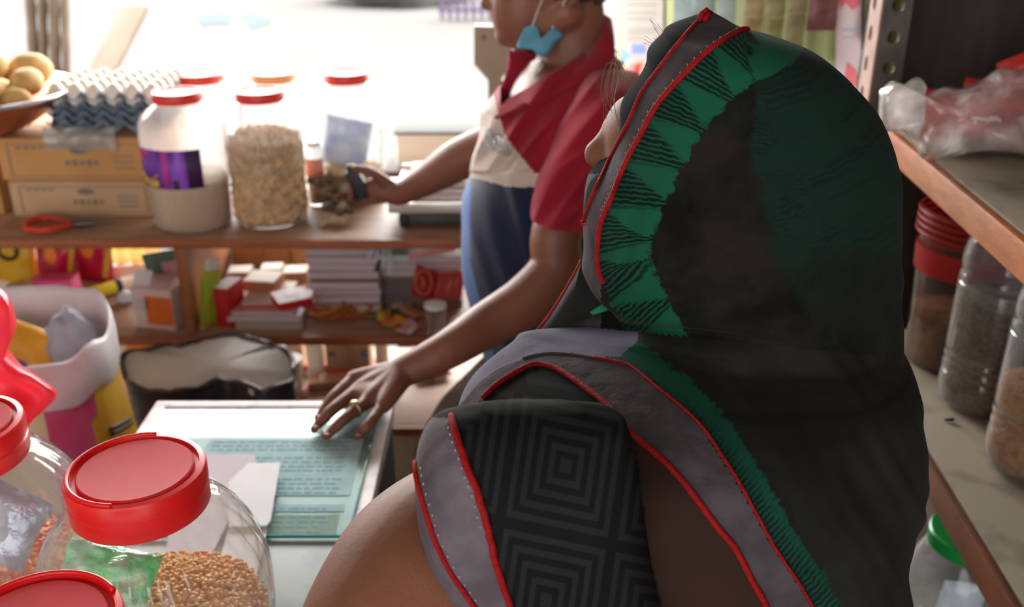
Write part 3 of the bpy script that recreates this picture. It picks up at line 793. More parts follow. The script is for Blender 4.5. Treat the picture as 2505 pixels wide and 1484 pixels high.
obj('label_stripe', wrap_patch(rL + .0004, -104, -97, zl0 + .004, zl1).merge(wrap_patch(rL + .0003, -150, -128, zl1 - .02, zl1)), m_mag, LA)
cn = MB(); aa = [(-150, .8), (-112, .35), (-128, .12), (-158, .5)]
cn.add([(rL * 1.004 * math.cos(R(a)), rL * 1.004 * math.sin(R(a)), zl0 + (zl1 - zl0) * v) for a, v in aa], [(0, 1, 2, 3)])
obj('label_picture', sheet(cn, -.002), m_cone, LA, smooth=False)
dt = MB()
for a, v, q in ((-140, .15, .008), (-128, .1, .007), (-118, .12, .008), (-150, .25, .007)): dt.ell((rL * math.cos(R(a)), rL * math.sin(R(a)), zl0 + (zl1 - zl0) * v), (q, .002, q), Matrix.Rotation(R(a + 90), 4, 'Z'), 12, 6)
obj('label_dots', dt, m_yel, LA)
o_ = obj('pale_sweets', MB().lathe([(rA * .80, .003), (rA * .90, .01), (rA * .93, .10), (rA * .90, .114), (.002, .116)], 48), m_ivory, None); o_.location = (cA.x, 2.105, ct + .001)
tag(o_, 'pale sweets filling the bottom of the jar with the purple label', 'sweets', kind='stuff')
m_nut = mat('peanut_shell', (222, 188, 146), .8, c2=(192, 156, 116), scale=60, bump=.3, bscale=150)
def peanuts(loc, r, h, n, seed, lb):
    rnd = random.Random(seed); mb = MB(); mb.lathe([(r * .85, .004), (r * .93, .02), (r * .93, h * .86), (r * .6, h * .97), (.002, h * .98)], 32)
    for k in range(n):
        a = rnd.uniform(0, 6.283)
        if k < n * .7: q = r * rnd.uniform(.90, .945); z = rnd.uniform(.012, h * .88)
        else: q = r * .9 * math.sqrt(rnd.random()); z = h * (1.0 - .12 * (q / r) ** 2) + rnd.uniform(-.004, .006)
        Mr = Matrix.Translation((q * math.cos(a), q * math.sin(a), z)) @ Matrix.Rotation(a + 1.57, 4, 'Z') @ Matrix.Rotation(rnd.uniform(-1.4, 1.4), 4, 'Y')
        mb.ell((0, 0, 0), (.0068, .0058, .0058), Mr @ Matrix.Translation((-.0055, 0, 0)), 8, 6); mb.ell((0, 0, 0), (.0070, .0060, .0060), Mr @ Matrix.Translation((.0055, 0, 0)), 8, 6)
    o = obj('peanuts', mb, m_nut); o.location = loc; return tag(o, lb, 'peanuts', kind='stuff')
jB, rB, tB, cB = shelf_jar(668, 552, 220, 2.13, 93, 56, 'clear jar three quarters full of peanuts with a red lid', m_jarB, m_lidr)
peanuts((cB.x, 2.13, ct + .001), rB, PY(665, 330, 2.10).z - ct, 620, 4, 'peanuts in their shells filling the clear red lidded jar')
jC, rC, tC, cC = shelf_jar(868, 500, 176, 2.30, 78, 50, 'clear jar with a red lid behind the ginger, half full', m_jarB, m_lidr)
peanuts((cC.x, 2.30, ct + .001), rC * .98, PY(868, 405, 2.30).z - ct, 260, 6, 'brown nuts in the bottom of the clear jar behind the ginger')
m_bluew = mat('blue_white_wrapper', (206, 216, 236), .35, c2=(120, 150, 210), scale=22, bump=.4)
solo('snack_bag', pillow_pack(.11, .12, .05, 4).xf(Matrix.Translation((cC.x - .01, 2.30, PY(868, 350, 2.3).z)) @ Matrix.Rotation(R(12), 4, 'Y')), m_bluew, 'blue and white plastic bag pushed into the jar behind the ginger', 'bag', smooth=True)
shelf_jar(526, 480, 178, 2.375, 80, 52, 'pale jar with a red lid standing behind the jar with the purple label', m_jarA, m_lidr)
shelf_jar(697, 480, 176, 2.375, 80, 50, 'pale jar with an orange lid standing behind the peanut jar', m_jarA, m_lido)
m_pink = mat('pink_label_paper', (226, 150, 130), .6)
sj, rS, tS, cS = shelf_jar(778, 500, 345, 2.24, 22, 16, 'small slim bottle with a pale red label between the peanut jar and the ginger', m_jarB, mat('pale_cap', (240, 236, 230), .4), name='slim_bottle', group='slim bottle')
obj('paper_label', wrap_patch(rS * 1.02, -170, -10, tS * .45, tS * .75), m_pink, sj)
o_ = obj('grey_powder', MB().lathe([(rS * .8, .003), (rS * .88, .02), (rS * .88, tS * .4), (.002, tS * .41)], 24), mat('grey_spice', (150, 130, 110), .9), None); o_.location = (cS.x, 2.24, ct + .001); tag(o_, 'grey brown spice inside the small slim bottle', 'spice', kind='stuff')
# ginger
m_gin = mat('ginger_skin', (116, 92, 70), .85, c2=(84, 64, 48), scale=40, bump=.3)
m_gin2 = mat('pale_ginger_skin', (190, 170, 146), .8, c2=(150, 126, 100), scale=40, bump=.3)
GL = [(800, 470, 2.16, 0), (842, 462, 2.17, 0), (862, 486, 2.15, 0), (806, 500, 2.13, 0), (838, 505, 2.12, 0), (815, 522, 2.09, 1), (790, 440, 2.2, 0), (846, 440, 2.21, 0)]
GN = ['ginger root on the left of the pile', 'ginger root in the middle of the pile', 'ginger root on the right of the pile near the hand', 'ginger root low on the left front of the pile', 'ginger root low on the right front of the pile', 'pale forked ginger root lying in front of the pile', 'ginger root at the back left of the pile', 'ginger root at the back right of the pile']
for k, (x, y, Y, pale) in enumerate(GL):
    rnd = random.Random(k + 60); c = PY(x, y, Y); mb = MB(); c.z = max(c.z, ct + .016) if k in (3, 4, 5) else max(c.z, ct + .03)
    if pale: c.z = ct + .014
    a = rnd.uniform(0, 3.1)
    ax = Vector((math.cos(a), math.sin(a), rnd.uniform(-.2, .2)))
    if pale: ax = Vector((.7, -.6, 0))
    mb.limb([c - ax * .03, c, c + ax * .034], [.009, .0125, .009], 12, 4)
    for q in (-1, 1):
        sd = Vector((-ax.y, ax.x, rnd.uniform(-.1, .5))) * q
        mb.limb([c + ax * .012 * q, c + ax * .016 * q + sd * .026], [.009, .007], 10, 4)
    solo('ginger_root', fuse(mb, .003, 3), m_gin2 if pale else m_gin, GN[k], 'ginger', 'ginger roots piled on the shelf', smooth=True)
# ================================================================ STOCK IN THE SHELF COMPARTMENTS
def bx(name, lb, cat, x0, x1, yt, yb, y, depth, m, z=None, rz=0.0, group=None, bev=0.002, parts=None):
    """a box standing on height z whose front fills these photo columns / rows at distance y"""
    a = PY(x0, yb, y); b_ = PY(x1, yb, y); c = PY((x0 + x1) / 2, yt, y); z0 = a.z if z is None else z
    wd = b_.x - a.x; h = max(0.004, c.z - z0)
    t = thing(name, lb, cat, ((a.x + b_.x) / 2, y + depth / 2, z0), rz, group)
    obj('box_body' if cat in ('box', 'carton') else 'body', MB().box((0, 0, h / 2), (wd, depth, h), bev=bev), m, t, smooth='auto')
    for (nm, pm, (u0, u1, v0, v1), face) in (parts or []):
        if face == 'f': q = MB().box(((u0 + u1) / 2 * wd, -depth / 2 - .0006, (v0 + v1) / 2 * h), ((u1 - u0) * wd, .0012, (v1 - v0) * h))
        else: q = MB().box(((u0 + u1) / 2 * wd, (v0 + v1) / 2 * depth, h + .0006), ((u1 - u0) * wd, (v1 - v0) * depth, .0012))
        obj(nm, q, pm, t, smooth=False)
    return t, wd, h
zs = SZ2 + 0.0005
m_kraft = mat('kraft_box', (184, 134, 90), .8, c2=(166, 118, 78), scale=10)
m_cream = mat('cream_box_top', (222, 212, 196), .7); m_red = mat('bright_red_print', (196, 34, 36), .45); m_pinkw = mat('pinkish_white', (226, 206, 206), .6)
bk = [(572, 640, 604, 660, 2.33), (642, 712, 600, 660, 2.34), (716, 768, 604, 655, 2.335)]
for k, (a, b_, t_, u, y) in enumerate(bk):
    bx('brown_box', ['leftmost of the brown cartons at the back of the right bay', 'middle brown carton at the back of the right bay', 'rightmost brown carton at the back, left of the notebook stack'][k], 'box', a, b_, t_, u, y, .07, m_kraft, z=zs, group='brown cartons at the back of the bay')
cu = [(560, 616, 668, 722, 2.22, 'small brown box with a torn white top beside the divider'), (640, 692, 660, 712, 2.24, 'small brown box with a white top, behind the tallest one'),
      (694, 752, 668, 722, 2.225, 'small brown box with a white top, nearest the notebook stack'), (604, 684, 690, 760, 2.13, 'front brown box with a cream top among the small boxes')]
for k, (a, b_, t_, u, y, lb) in enumerate(cu):
    t, wd, h = bx('small_box', lb, 'box', a, b_, t_, u, y, (b_ - a) * .00088, m_kraft, z=zs if k < 3 else zs + .051, rz=R(-8 if k == 3 else 4), group='small brown boxes with white tops')
    dd = (b_ - a) * .00088
    obj('box_top', MB().box((0, 0, h + .0008), (wd * .97, dd * .97, .0016)), m_cream, t, smooth=False, label='white paper top')
m_exb = mat('notebook_pages', (214, 200, 206), .8, c2=(198, 184, 192), scale=4, stretch=(1, 1, 300))
m_excov = mat('notebook_cover', (150, 128, 118), .6)
# magazines under the small boxes
def flat(name, lb, cat, x0, x1, y0, depth, z, th, m, rz=0.0, py=780, cover=None, group=None):
    a = PY(x0, py, y0); b_ = PY(x1, py, y0)
    t = thing(name, lb, cat, ((a.x + b_.x) / 2, y0 + depth / 2, z), rz, group); wd = b_.x - a.x
    obj('pages', MB().box((0, 0, th / 2), (wd * .99, depth * .99, th * .86), bev=.0008), m, t, smooth='auto')
    if cover:
        obj('cover', MB().box((0, 0, th * .965), (wd, depth, th * .07)).box((0, 0, th * .035), (wd, depth, th * .07)), cover, t, smooth=False)
    return t
m_grey_pg = mat('grey_pages', (190, 180, 160), .8, c2=(176, 164, 146), scale=4, stretch=(1, 1, 200)); m_pkc = mat('pink_cover', (214, 150, 150), .6); m_gc = mat('green_cover', (110, 160, 110), .5); m_wc = mat('pale_cover', (214, 208, 214), .6)
flat('magazine', 'bottom beige book of the pile under the small boxes', 'book', 575, 738, 2.03, .16, zs, .016, m_grey_pg, py=800, cover=mat('beige_cover', (176, 160, 138), .6))
flat('magazine', 'grey book second from the bottom under the small boxes', 'book', 556, 736, 2.04, .16, zs + .0165, .012, m_exb, py=790, cover=m_wc)
flat('magazine', 'lilac book third from the bottom under the small boxes', 'book', 562, 720, 2.045, .16, zs + .029, .012, m_exb, py=775, cover=m_pkc)
flat('magazine', 'topmost red edged book of the pile under the small boxes', 'book', 590, 700, 2.06, .14, zs + .0415, .009, mat('red_pages', (190, 60, 60), .7), py=760, cover=m_cream)
# red and white boxes
t, wd, h = bx('matchbox_pack', 'red box with a white top standing on end left of the small boxes', 'box', 538, 577, 706, 790, 2.045, .07, m_red, z=zs, rz=R(-14))
obj('box_top', MB().box((0, 0, h + .0008), (wd, .07, .0016)), m_pinkw, t, smooth=False, label='white top')
t, wd, h = bx('matchbox_pack', 'red and white box lying tilted in front of the small boxes', 'box', 664, 748, 738, 768, 2.035, .075, m_red, z=zs + .051, rz=R(28))
obj('box_top', MB().box((0, 0, h + .0008), (wd * .96, .072, .0016)), m_pinkw, t, smooth=False, label='pinkish white top')
obj('printed_mark', MB().box((0, 0, h + .002), (wd * .4, .02, .0008)), m_wc, t, smooth=False)
# green and yellow packet by the divider
m_gy = mat('green_yellow_wrapper', (160, 186, 60), .3, c2=(210, 196, 50), scale=14, bump=.4)
pc = PY(520, 745, 2.07)
gp = thing('snack_packet', 'tall green and yellow packet leaning against the divider', 'packet', (pc.x, 2.06, zs))
obj('wrapper', pillow_pack(.05, .145, .022, 12).xf(Matrix.Translation((0, 0, .072)) @ Matrix.Rotation(R(12), 4, 'Y') @ Matrix.Rotation(R(48), 4, 'Z') @ Matrix.Rotation(R(-6), 4, 'X')), m_gy, gp)
obj('top_seal', pillow_pack(.034, .03, .012, 13).xf(Matrix.Translation((.015, 0, .150)) @ Matrix.Rotation(R(12), 4, 'Y') @ Matrix.Rotation(R(48), 4, 'Z')), mat('white_wrapper', (236, 236, 226), .3), gp, label='white top')
# tall stack of notebooks
nb = [(760, 925), (758, 922), (757, 926), (752, 924), (750, 924), (756, 920), (752, 925), (748, 921), (744, 915), (738, 910)]
th = (SZ1 - .018 - zs - .012) / 10.0 - .0008
rnd = random.Random(5)
for k, (a, b_) in enumerate(nb):
    flat('notebook', '%s notebook from the bottom of the tall notebook stack' % ORD[k], 'notebook', a, b_, 2.115 + rnd.uniform(-.008, .008), .20, zs + .006 + k * (th + .0008), th, m_exb, rz=R(rnd.uniform(-2, 2)), py=660, cover=m_excov, group='tall stack of exercise notebooks')
flat('cardboard_sheet', 'green edged sheet under the tall notebook stack', 'cardboard', 756, 922, 2.10, .20, zs, .0055, mat('green_edge', (110, 128, 60), .7), py=720)
# second, lower stack
for k in range(7):
    flat('notebook', '%s notebook from the bottom of the low stack behind the red leaflet' % ORD[k], 'notebook', 930 + rnd.randint(-3, 5), 1128, 2.16 + rnd.uniform(-.006, .006), .19, zs + k * .0188, .018, m_exb if k > 3 else mat('dark_pages', (120, 108, 108), .8, c2=(104, 92, 94), scale=4, stretch=(1, 1, 200)), rz=R(rnd.uniform(-2, 2)), py=690, cover=m_excov, group='low stack of notebooks')
z2 = zs + 7 * .0188
flat('notebook', 'pale green edged notebook on top of the low stack', 'notebook', 925, 1000, 2.13, .12, z2, .012, mat('mint_pages', (206, 232, 220), .7), py=640, cover=mat('mint_cover', (190, 226, 208), .6))
t = flat('notebook', 'pink edged notebook lying askew on the low stack', 'notebook', 992, 1108, 2.12, .14, z2 + .004, .014, mat('salmon_pages', (220, 140, 124), .7), py=640, cover=m_wc); t.rotation_euler = (0, R(-9), R(6))
t.location.z += .012
m_green = mat('green_plastic', (96, 170, 120), .3)
q = PY(1040, 604, 2.2)
solo('green_pouch', pillow_pack(.085, .05, .016, 7).xf(Matrix.Translation((q.x, 2.19, z2 + .048)) @ Matrix.Rotation(R(-72), 4, 'X') @ Matrix.Rotation(R(-8), 4, 'Y')), m_green, 'small green pouch lying on the pink edged notebook', 'pouch', smooth=True)
m_wcr = mat('white_crumpled_plastic', (232, 236, 240), .3, c2=(210, 218, 228), scale=20, transl=.3)
q = PY(955, 618, 2.17)
def cr_ball(c, r, seed, amp=.35, n=(24, 16)):
    mb = MB().ell((0, 0, 0), (1, 1, 1), None, *n); out = []
    for v in mb.v:
        h = 1 + amp * (noise.noise(v * 1.7 + Vector((seed, 0, 0))) + .6 * noise.noise(v * 3.9 + Vector((0, seed, 0))))
        out.append(Vector((v.x * r[0], v.y * r[1], v.z * r[2])) * h + Vector(c))
    mb.v = out; return mb
solo('plastic_bag', cr_ball((q.x, 2.20, z2 + .034), (.045, .05, .026), 3), m_wcr, 'crumpled white plastic bag squeezed on top of the low notebook stack', 'bag', smooth=True)
mb = MB()
for k in range(4):
    p0 = PY(910 + k * 14, 596 + k * 5, 2.06); p1 = PY(902 + k * 17, 628 + k * 14, 2.045)
    mb.tube([p0, (p0 + p1) / 2 + Vector((.004, -.006, 0)), p1], [.004, .0045, .003], 8)
solo('carry_bag_strings', mb, m_wcr, 'white bag handles hanging beside the tall notebook stack', 'strings')
# red printed leaflet
m_redleaf = mat('red_leaflet', (176, 34, 34), .5, c2=(160, 28, 30), scale=10); m_gold = mat('pale_print', (214, 150, 120), .6)
lf = [(1003, 720, 2.07), (1020, 645, 2.075), (1075, 668, 2.12), (1140, 662, 2.10), (1128, 730, 2.09), (1062, 738, 2.105)]
L = [PY(*p) for p in lf]
t = thing('red_leaflet', 'red printed leaflet leaning against the low notebook stack', 'leaflet', (L[0].x + .05, 2.09, L[0].z))
lm_ = MB().add(L, [(0, 1, 2, 5), (5, 2, 3, 4)])
lmb = sheet(lm_, .0012); tr_ = bvh(lmb)
ob = MB(); ob.tube([on(tr_, 1035 + 20 * math.cos(a), 690 + 30 * math.sin(a), .001) for a in [i * math.pi / 8 for i in range(16)]], .0016, 6, closed=True)
for (x0, y0, x1, y1) in ((1076, 686, 1066, 720), (1105, 682, 1092, 722), (1120, 680, 1113, 705), (1030, 675, 1038, 700), (1036, 680, 1030, 706), (1092, 700, 1108, 690)):
    ob.tube([on(tr_, x0, y0, .001), on(tr_, x1, y1, .001)], .0014, 6)
obj('sheet', lmb, m_redleaf, t, world=True, smooth=False); obj('printed_mark', ob, m_gold, t, world=True)
# coil of elastic bands
m_yel2 = mat('yellow_thread', (206, 150, 40), .6); m_org = mat('orange_red_thread', (190, 70, 30), .6)
for k, (m_, nm, lb) in enumerate(((m_yel2, 'rubber_band_coil', 'loose yellow coil of bands in front of the tall notebook stack'), (m_org, 'rubber_band_coil', 'orange red coil of bands tangled with the yellow coil'))):
    rnd = random.Random(k + 3); mb = MB()
    for j in range(6):
        c = PZ(800 + rnd.uniform(-12, 60), 765 + rnd.uniform(-8, 10), zs + .004); ra = rnd.uniform(.035, .055); rb = rnd.uniform(.02, .03); ph = rnd.uniform(0, 3)
        mb.tube([Vector((c.x + ra * math.cos(a), c.y + rb * math.sin(a), zs + .004 + .003 * j + .006 * (1 + math.sin(2 * a + ph)))) for a in [i * math.pi / 14 for i in range(28)]], .0025, 6, closed=True)
    solo(nm, mb, m_, lb, 'bands', smooth=True)
# sweet wrappers
WR = [(965, 790, (200, 50, 40), (226, 196, 60), 'red and yellow sweet wrapper lying at the front of the right bay'), (985, 752, (176, 150, 130), (120, 90, 70), 'brown crumpled wrapper behind the red and yellow one'),
      (1010, 770, (190, 130, 90), (150, 90, 60), 'tan folded wrapper beside the glass tumbler'), (940, 775, (210, 190, 50), (160, 60, 40), 'yellow wrapper left of the red and yellow one'),
      (1000, 805, (180, 40, 36), (220, 220, 220), 'red packet with white print in front of the tumbler'), (1055, 735, (150, 130, 120), (90, 70, 60), 'grey brown cardboard scrap behind the tumbler')]
for k, (x, y, c1, c2, lb) in enumerate(WR):
    p = PZ(x, y, zs + .006)
    solo('sweet_wrapper', pillow_pack(.06, .036, .016, 20 + k, amp=.3).xf(Matrix.Translation((p.x, p.y, zs + .011)) @ Matrix.Rotation(R(30 - 37 * k), 4, 'Z') @ Matrix.Rotation(R(82), 4, 'X')), mat('wrapper%d' % k, c1, .35, c2=c2, scale=30), lb, 'wrapper', 'wrappers scattered in the right bay', smooth=True)
tb = PZ(1066, 822, zs)
t = thing('glass_tumbler', 'small clear tumbler with a white lid near the man\'s forearm', 'tumbler', (tb.x, tb.y + .01, zs))
obj('glass_body', MB().lathe([(.018, 0), (.0195, .004), (.023, .066), (.0235, .07)], 32, cap1=False), m_jarB, t)
obj('lid', MB().lathe([(.025, .068), (.025, .076), (.022, .078), (.002, .078)], 32, cap0=False), mat('white_lid', (236, 236, 236), .4), t, smooth='auto')

# ---- left bay
m_goldp = mat('yellow_packet', (214, 170, 30), .35, c2=(196, 140, 24), scale=12); m_dkred = mat('pink_red_foil', (206, 30, 70), .22, c2=(130, 20, 50), scale=14, bump=.4, coat=.3); m_black = mat('black_print', (30, 26, 28), .5)
q = PY(20, 655, 2.20)
t = thing('snack_packet', 'yellow packet with a dark ring printed on it at the left edge', 'packet', (q.x, 2.23, zs + .012))
obj('wrapper', pillow_pack(.12, .15, .03, 31).xf(Matrix.Translation((0, 0, .085))), m_goldp, t)
obj('printed_mark', MB().tube([Vector((.0 + .022 * math.cos(a), -.0165, .110 + .02 * math.sin(a))) for a in [i * math.pi / 10 for i in range(20)]], .005, 8, closed=True), m_black, t)
for k, (x, lb) in enumerate(((130, 'pink red foil packet next to the yellow packet'), (205, 'pink red foil packet with a gold edge, right of its twin'))):
    q = PY(x, 655, 2.19)
    t = thing('foil_packet', lb, 'packet', (q.x, 2.215 + .034 * k, zs + .014), 0, 'pink red foil packets')
    obj('wrapper', pillow_pack(.10, .15, .03, 40 + k).xf(Matrix.Translation((0, 0, .088)) @ Matrix.Rotation(R(6), 4, 'Y')), m_dkred, t)
    obj('gold_band', MB().box((.040, -.014, .085), (.012, .003, .11), Matrix.Rotation(R(14), 4, 'Y')), m_goldp, t, smooth=False)
    obj('printed_mark', MB().ell((-.005, -.0165, .105), (.016, .003, .022)), mat('orange_mark', (226, 130, 40), .5), t)
rt0 = PZ(-40, 700, zs + .026); rt1 = PZ(365, 668, zs + .026)
t = thing('paper_roll', 'long white paper roll lying along the left bay', 'roll', ((rt0.x + rt1.x) / 2, (rt0.y + rt1.y) / 2, zs))
obj('roll_body', MB().tube([rt0, (rt0 + rt1) / 2, rt1], .0235, 24), mat('cream_paper', (226, 206, 186), .8), t, world=True, smooth='auto')
obj('red_edge', MB().tube([rt0 + Vector((0, -.004, .0236)), rt1 + Vector((0, -.004, .0236))], .0022, 6), m_red, t, world=True)
t, wd, h = bx('pink_box', 'flat pink box in front of the paper roll', 'box', 76, 176, 686, 706, 2.10, .05, mat('pink_card', (220, 60, 120), .5), z=zs)
tt = PY(28, 712, 2.04)
t = thing('steel_tin', 'round silver tin at the left edge of the left bay', 'tin', (tt.x, 2.085, zs))
obj('tin_body', MB().lathe([(.034, 0), (.036, .002), (.036, .072), (.034, .076)], 40), mat('brushed_tin', (196, 196, 206), .3, metal=.8), t, smooth='auto')
obj('tin_lid', MB().lathe([(.0375, .072), (.0375, .086), (.035, .088), (.002, .088)], 40, cap0=False), mat('tin_lid', (210, 210, 216), .25, metal=.9), t, smooth='auto')
y0_ = PZ(205, 722, zs + .018); y1_ = PZ(352, 680, zs + .018); d_ = y1_ - y0_
t = thing('yellow_tube', 'yellow and white tube with a dark band in the left bay', 'tube', ((y0_.x + y1_.x) / 2, (y0_.y + y1_.y) / 2, zs))
obj('tube_body', MB().tube([y0_, y0_ + d_ * .5], .017, 20), mat('yellow_tube_paint', (222, 206, 50), .5), t, world=True, smooth='auto')
obj('dark_band', MB().tube([y0_ + d_ * .5, y0_ + d_ * .6], .0172, 20), m_black, t, world=True, smooth='auto')
obj('tube_end', MB().tube([y0_ + d_ * .6, y1_], .0165, 20), m_cream, t, world=True, smooth='auto')
t, wd, h = bx('orange_carton', 'open orange and white carton lying in front of the divider', 'carton', 332, 440, 708, 768, 2.035, .09, m_pinkw, z=zs, rz=R(-12),
              parts=[('orange_panel', mat('orange_print', (226, 110, 30), .5), (-.18, .48, .12, .82), 'f'), ('printed_mark', m_lilac, (-.46, -.1, .45, .75), 'f')])
obj('open_flap', MB().box((-wd * .3, -.02, h + .016), (wd * .42, .0015, .036), Matrix.Rotation(R(-38), 4, 'X')), m_white, t, smooth=False)
q = PY(408, 690, 2.14)
t = thing('cover_book', 'book with a dark green and pink cover leaning behind the orange carton', 'book', (q.x, 2.155, zs + .008))
obj('pages', MB().box((0, .004, .07), (.085, .012, .13), Matrix.Rotation(R(-10), 4, 'Y')), m_white, t, smooth=False)
obj('cover', MB().box((0, -.003, .07), (.088, .002, .134), Matrix.Rotation(R(-10), 4, 'Y')), mat('green_grey_cover', (84, 110, 96), .6), t, smooth=False)
obj('cover_panel', MB().box((.02, -.0045, .065), (.046, .002, .10), Matrix.Rotation(R(-10), 4, 'Y')), mat('dusty_pink', (190, 140, 150), .6), t, smooth=False)
q = PZ(312, 738, zs)
solo('paper_scrap', cr_ball((q.x, q.y, zs + .014), (.022, .02, .014), 9), m_wcr, 'white crumpled paper scrap beside the yellow tube', 'paper', smooth=True)
m_cream2 = mat('cream_cloth', (236, 220, 176), .8, c2=(226, 206, 150), scale=8, transl=.4)
q0 = PY(240, 650, 2.36); q1 = PY(375, 650, 2.36)
mb = MB(); vs = []; fs = []
for j in range(9):
    for i in range(41):
        u = i / 40; vs.append((q0.x + (q1.x - q0.x) * u, 2.43 + .012 * math.sin(u * 22), zs + .002 + (SZ1 - .020 - zs - .004) * j / 8))
for j in range(8):
    for i in range(40): a = j * 41 + i; fs.append((a, a + 1, a + 42, a + 41))
solo('cream_cloth', sheet(mb.add(vs, fs), .0015), m_cream2, 'cream cloth hanging in the open back of the left bay, lit from the street', 'cloth', smooth=True)

# ---- lowest bay and its board
zb = SZ3 + .0005
m_box3 = mat('pale_brown_carton', (186, 150, 120), .8, c2=(172, 136, 106), scale=8); m_bluedot = mat('blue_dot', (60, 130, 190), .6); m_sun = mat('white_card', (240, 236, 226), .7)
LB = [(706, 738, 842, 925, 2.24, 'narrow pale box at the left of the lower bay boxes'), (800, 868, 842, 915, 2.26, 'wide pale carton in the middle of the lower bay'), (868, 905, 844, 912, 2.255, 'pale carton with a blue dot in the lower bay')]
for k, (a, b_, t_, u, y, lb) in enumerate(LB):
    bx('pale_carton', lb, 'carton', a, b_, t_, u, y, .08, m_box3, z=zb, group='pale cartons in the lower bay', parts=[('printed_dot', m_bluedot if k != 1 else m_ink, (.05 if k != 1 else -.4, .4 if k != 1 else -.15, .6, .78), 'f')])
bx('white_bottle_box', 'white card box catching the sun in the lower bay', 'box', 752, 790, 842, 905, 2.25, .05, m_sun, z=zb)
q = PY(935, 880, 2.28)
t = thing('white_bottle', 'small white bottle lit by the sun in the lower bay', 'bottle', (q.x, 2.28, zb))
obj('bottle_body', MB().lathe([tuple(p) for p in catm([[.014, 0], [.017, .004], [.017, .10], [.012, .118], [.008, .124], [.008, .13]], 3)], 24), m_sun, t)
obj('cap', MB().lathe([(.010, .126), (.010, .142), (.008, .144)], 24), mat('yellow_cap', (230, 170, 50), .4), t, smooth='auto')
rr = [PZ(x, y, zb + .012) for x, y in ((722, 900), (790, 902), (850, 905), (900, 898), (915, 880))]
solo('red_stick', MB().limb(rr, [.010, .011, .010, .006, .005], 12), mat('orange_red_plastic', (210, 70, 40), .5), 'long orange red stick lying across the lower bay', 'stick', smooth=True)
rr = [PZ(x, y, zb + .010) for x, y in ((722, 975), (745, 955), (770, 925), (800, 905))]
solo('pink_strap', MB().tube(rr, .0085, 10, flat=.5), mat('pink_strap', (220, 140, 150), .6), 'pink strap lying at the front of the lower bay', 'strap', smooth=True)
q = PZ(860, 935, zb); t = thing('wooden_plank', 'short pale plank lying askew in the lower bay behind the hand', 'plank', (q.x, q.y, zb), R(12))
obj('plank_body', MB().box((0, 0, .011), (.22, .05, .02), bev=.002), mat('pale_plank', (196, 160, 128), .7, c2=(180, 142, 110), scale=6, stretch=(1, 8, 8)), t, smooth='auto')
q = PZ(1068, 922, zb)
t = thing('snack_packet', 'red and yellow snack packet beside the man\'s trousers', 'packet', (q.x, q.y, zb))
obj('wrapper', pillow_pack(.075, .05, .02, 55).xf(Matrix.Translation((0, 0, .013)) @ Matrix.Rotation(R(20), 4, 'Z') @ Matrix.Rotation(R(80), 4, 'X')), mat('gold_wrap', (206, 140, 50), .35, c2=(170, 90, 40), scale=24), t)
obj('red_end', pillow_pack(.03, .048, .02, 56).xf(Matrix.Translation((-.045, -.014, .013)) @ Matrix.Rotation(R(20), 4, 'Z') @ Matrix.Rotation(R(80), 4, 'X')), m_dkred, t)
bx('orange_box', 'orange box in the lower bay behind the black sack', 'box', 318, 445, 842, 890, 2.22, .09, mat('orange_card', (232, 150, 50), .6), z=zb)
bx('white_box', 'white box left of the orange box in the lower bay', 'box', 262, 316, 842, 900, 2.225, .08, m_sun, z=zb)
solo('white_cup', MB().lathe([(.022, 0), (.03, .10), (.031, .104)], 28).xf(Matrix.Translation((PY(712, 900, 2.15).x, 2.15, zb))), m_sun, 'white paper cup right behind the rim of the black sack', 'cup')
# pale skirting board below the lowest shelf
m_creamp = mat('cream_panel', (232, 214, 176), .6)
obj('kick_panel', MB().box((-.66, SY + .06, (SZ3 - .03) / 2), (1.70, .012, SZ3 - .04), bev=.002), m_creamp, su, world=True, smooth='auto', label='cream painted panel')

# ================================================================ BLACK SACK AND WHITE SACK
m_blk = mat('black_polythene', (44, 42, 50), .25, c2=(64, 62, 74), scale=10, bump=.5, bscale=25)
m_gsheet = mat('grey_sheet', (214, 206, 202), .6, c2=(202, 196, 192), scale=6)
def edge_loop(px, z): return [PZ(x, y, z) for x, y in px]
rimpx = [(300, 878), (340, 858), (400, 852), (450, 848), (500, 832), (560, 822), (600, 826), (650, 842), (675, 848), (705, 868), (716, 900), (716, 930), (680, 948), (636, 954), (590, 938), (546, 934), (500, 944), (450, 958), (400, 960), (350, 952), (316, 938), (302, 905)]
RIMZ = .735
cl = [Vector(p) for p in edge_loop(rimpx, RIMZ)]
cl = [Vector(p) for p in catm([list(p) for p in cl + [cl[0]]], 3)][:-1]
for i, p in enumerate(cl): p.z += .010 * noise.noise(Vector((i * .4, 1, 0)))
cen = sum(cl, Vector()) / len(cl)
mb = MB(); n = len(cl); lv = [(1.0, 0), (1.03, -.010), (1.02, -.03), (1.03, -.12), (1.05, -.3), (1.02, -.6), (.9, -.728)]
vs = []
for s_, dz in lv:
    for i, p in enumerate(cl):
        w_ = 1 + .02 * noise.noise(Vector((p.x * 12, p.y * 12, dz * 6)))
        vs.append(Vector((cen.x + (p.x - cen.x) * s_ * w_, cen.y + (p.y - cen.y) * s_ * w_, max(.003, p.z + dz))))
fs = [(j * n + i, j * n + (i + 1) % n, (j + 1) * n + (i + 1) % n, (j + 1) * n + i) for j in range(len(lv) - 1) for i in range(n)]
fs.append(tuple((len(lv) - 1) * n + i for i in range(n)))
t = thing('black_sack', 'tall black polythene sack with a rolled rim standing behind the counter desk', 'sack', (cen.x, cen.y, 0))
obj('sack_body', MB().add(vs, fs), m_blk, t, world=True)
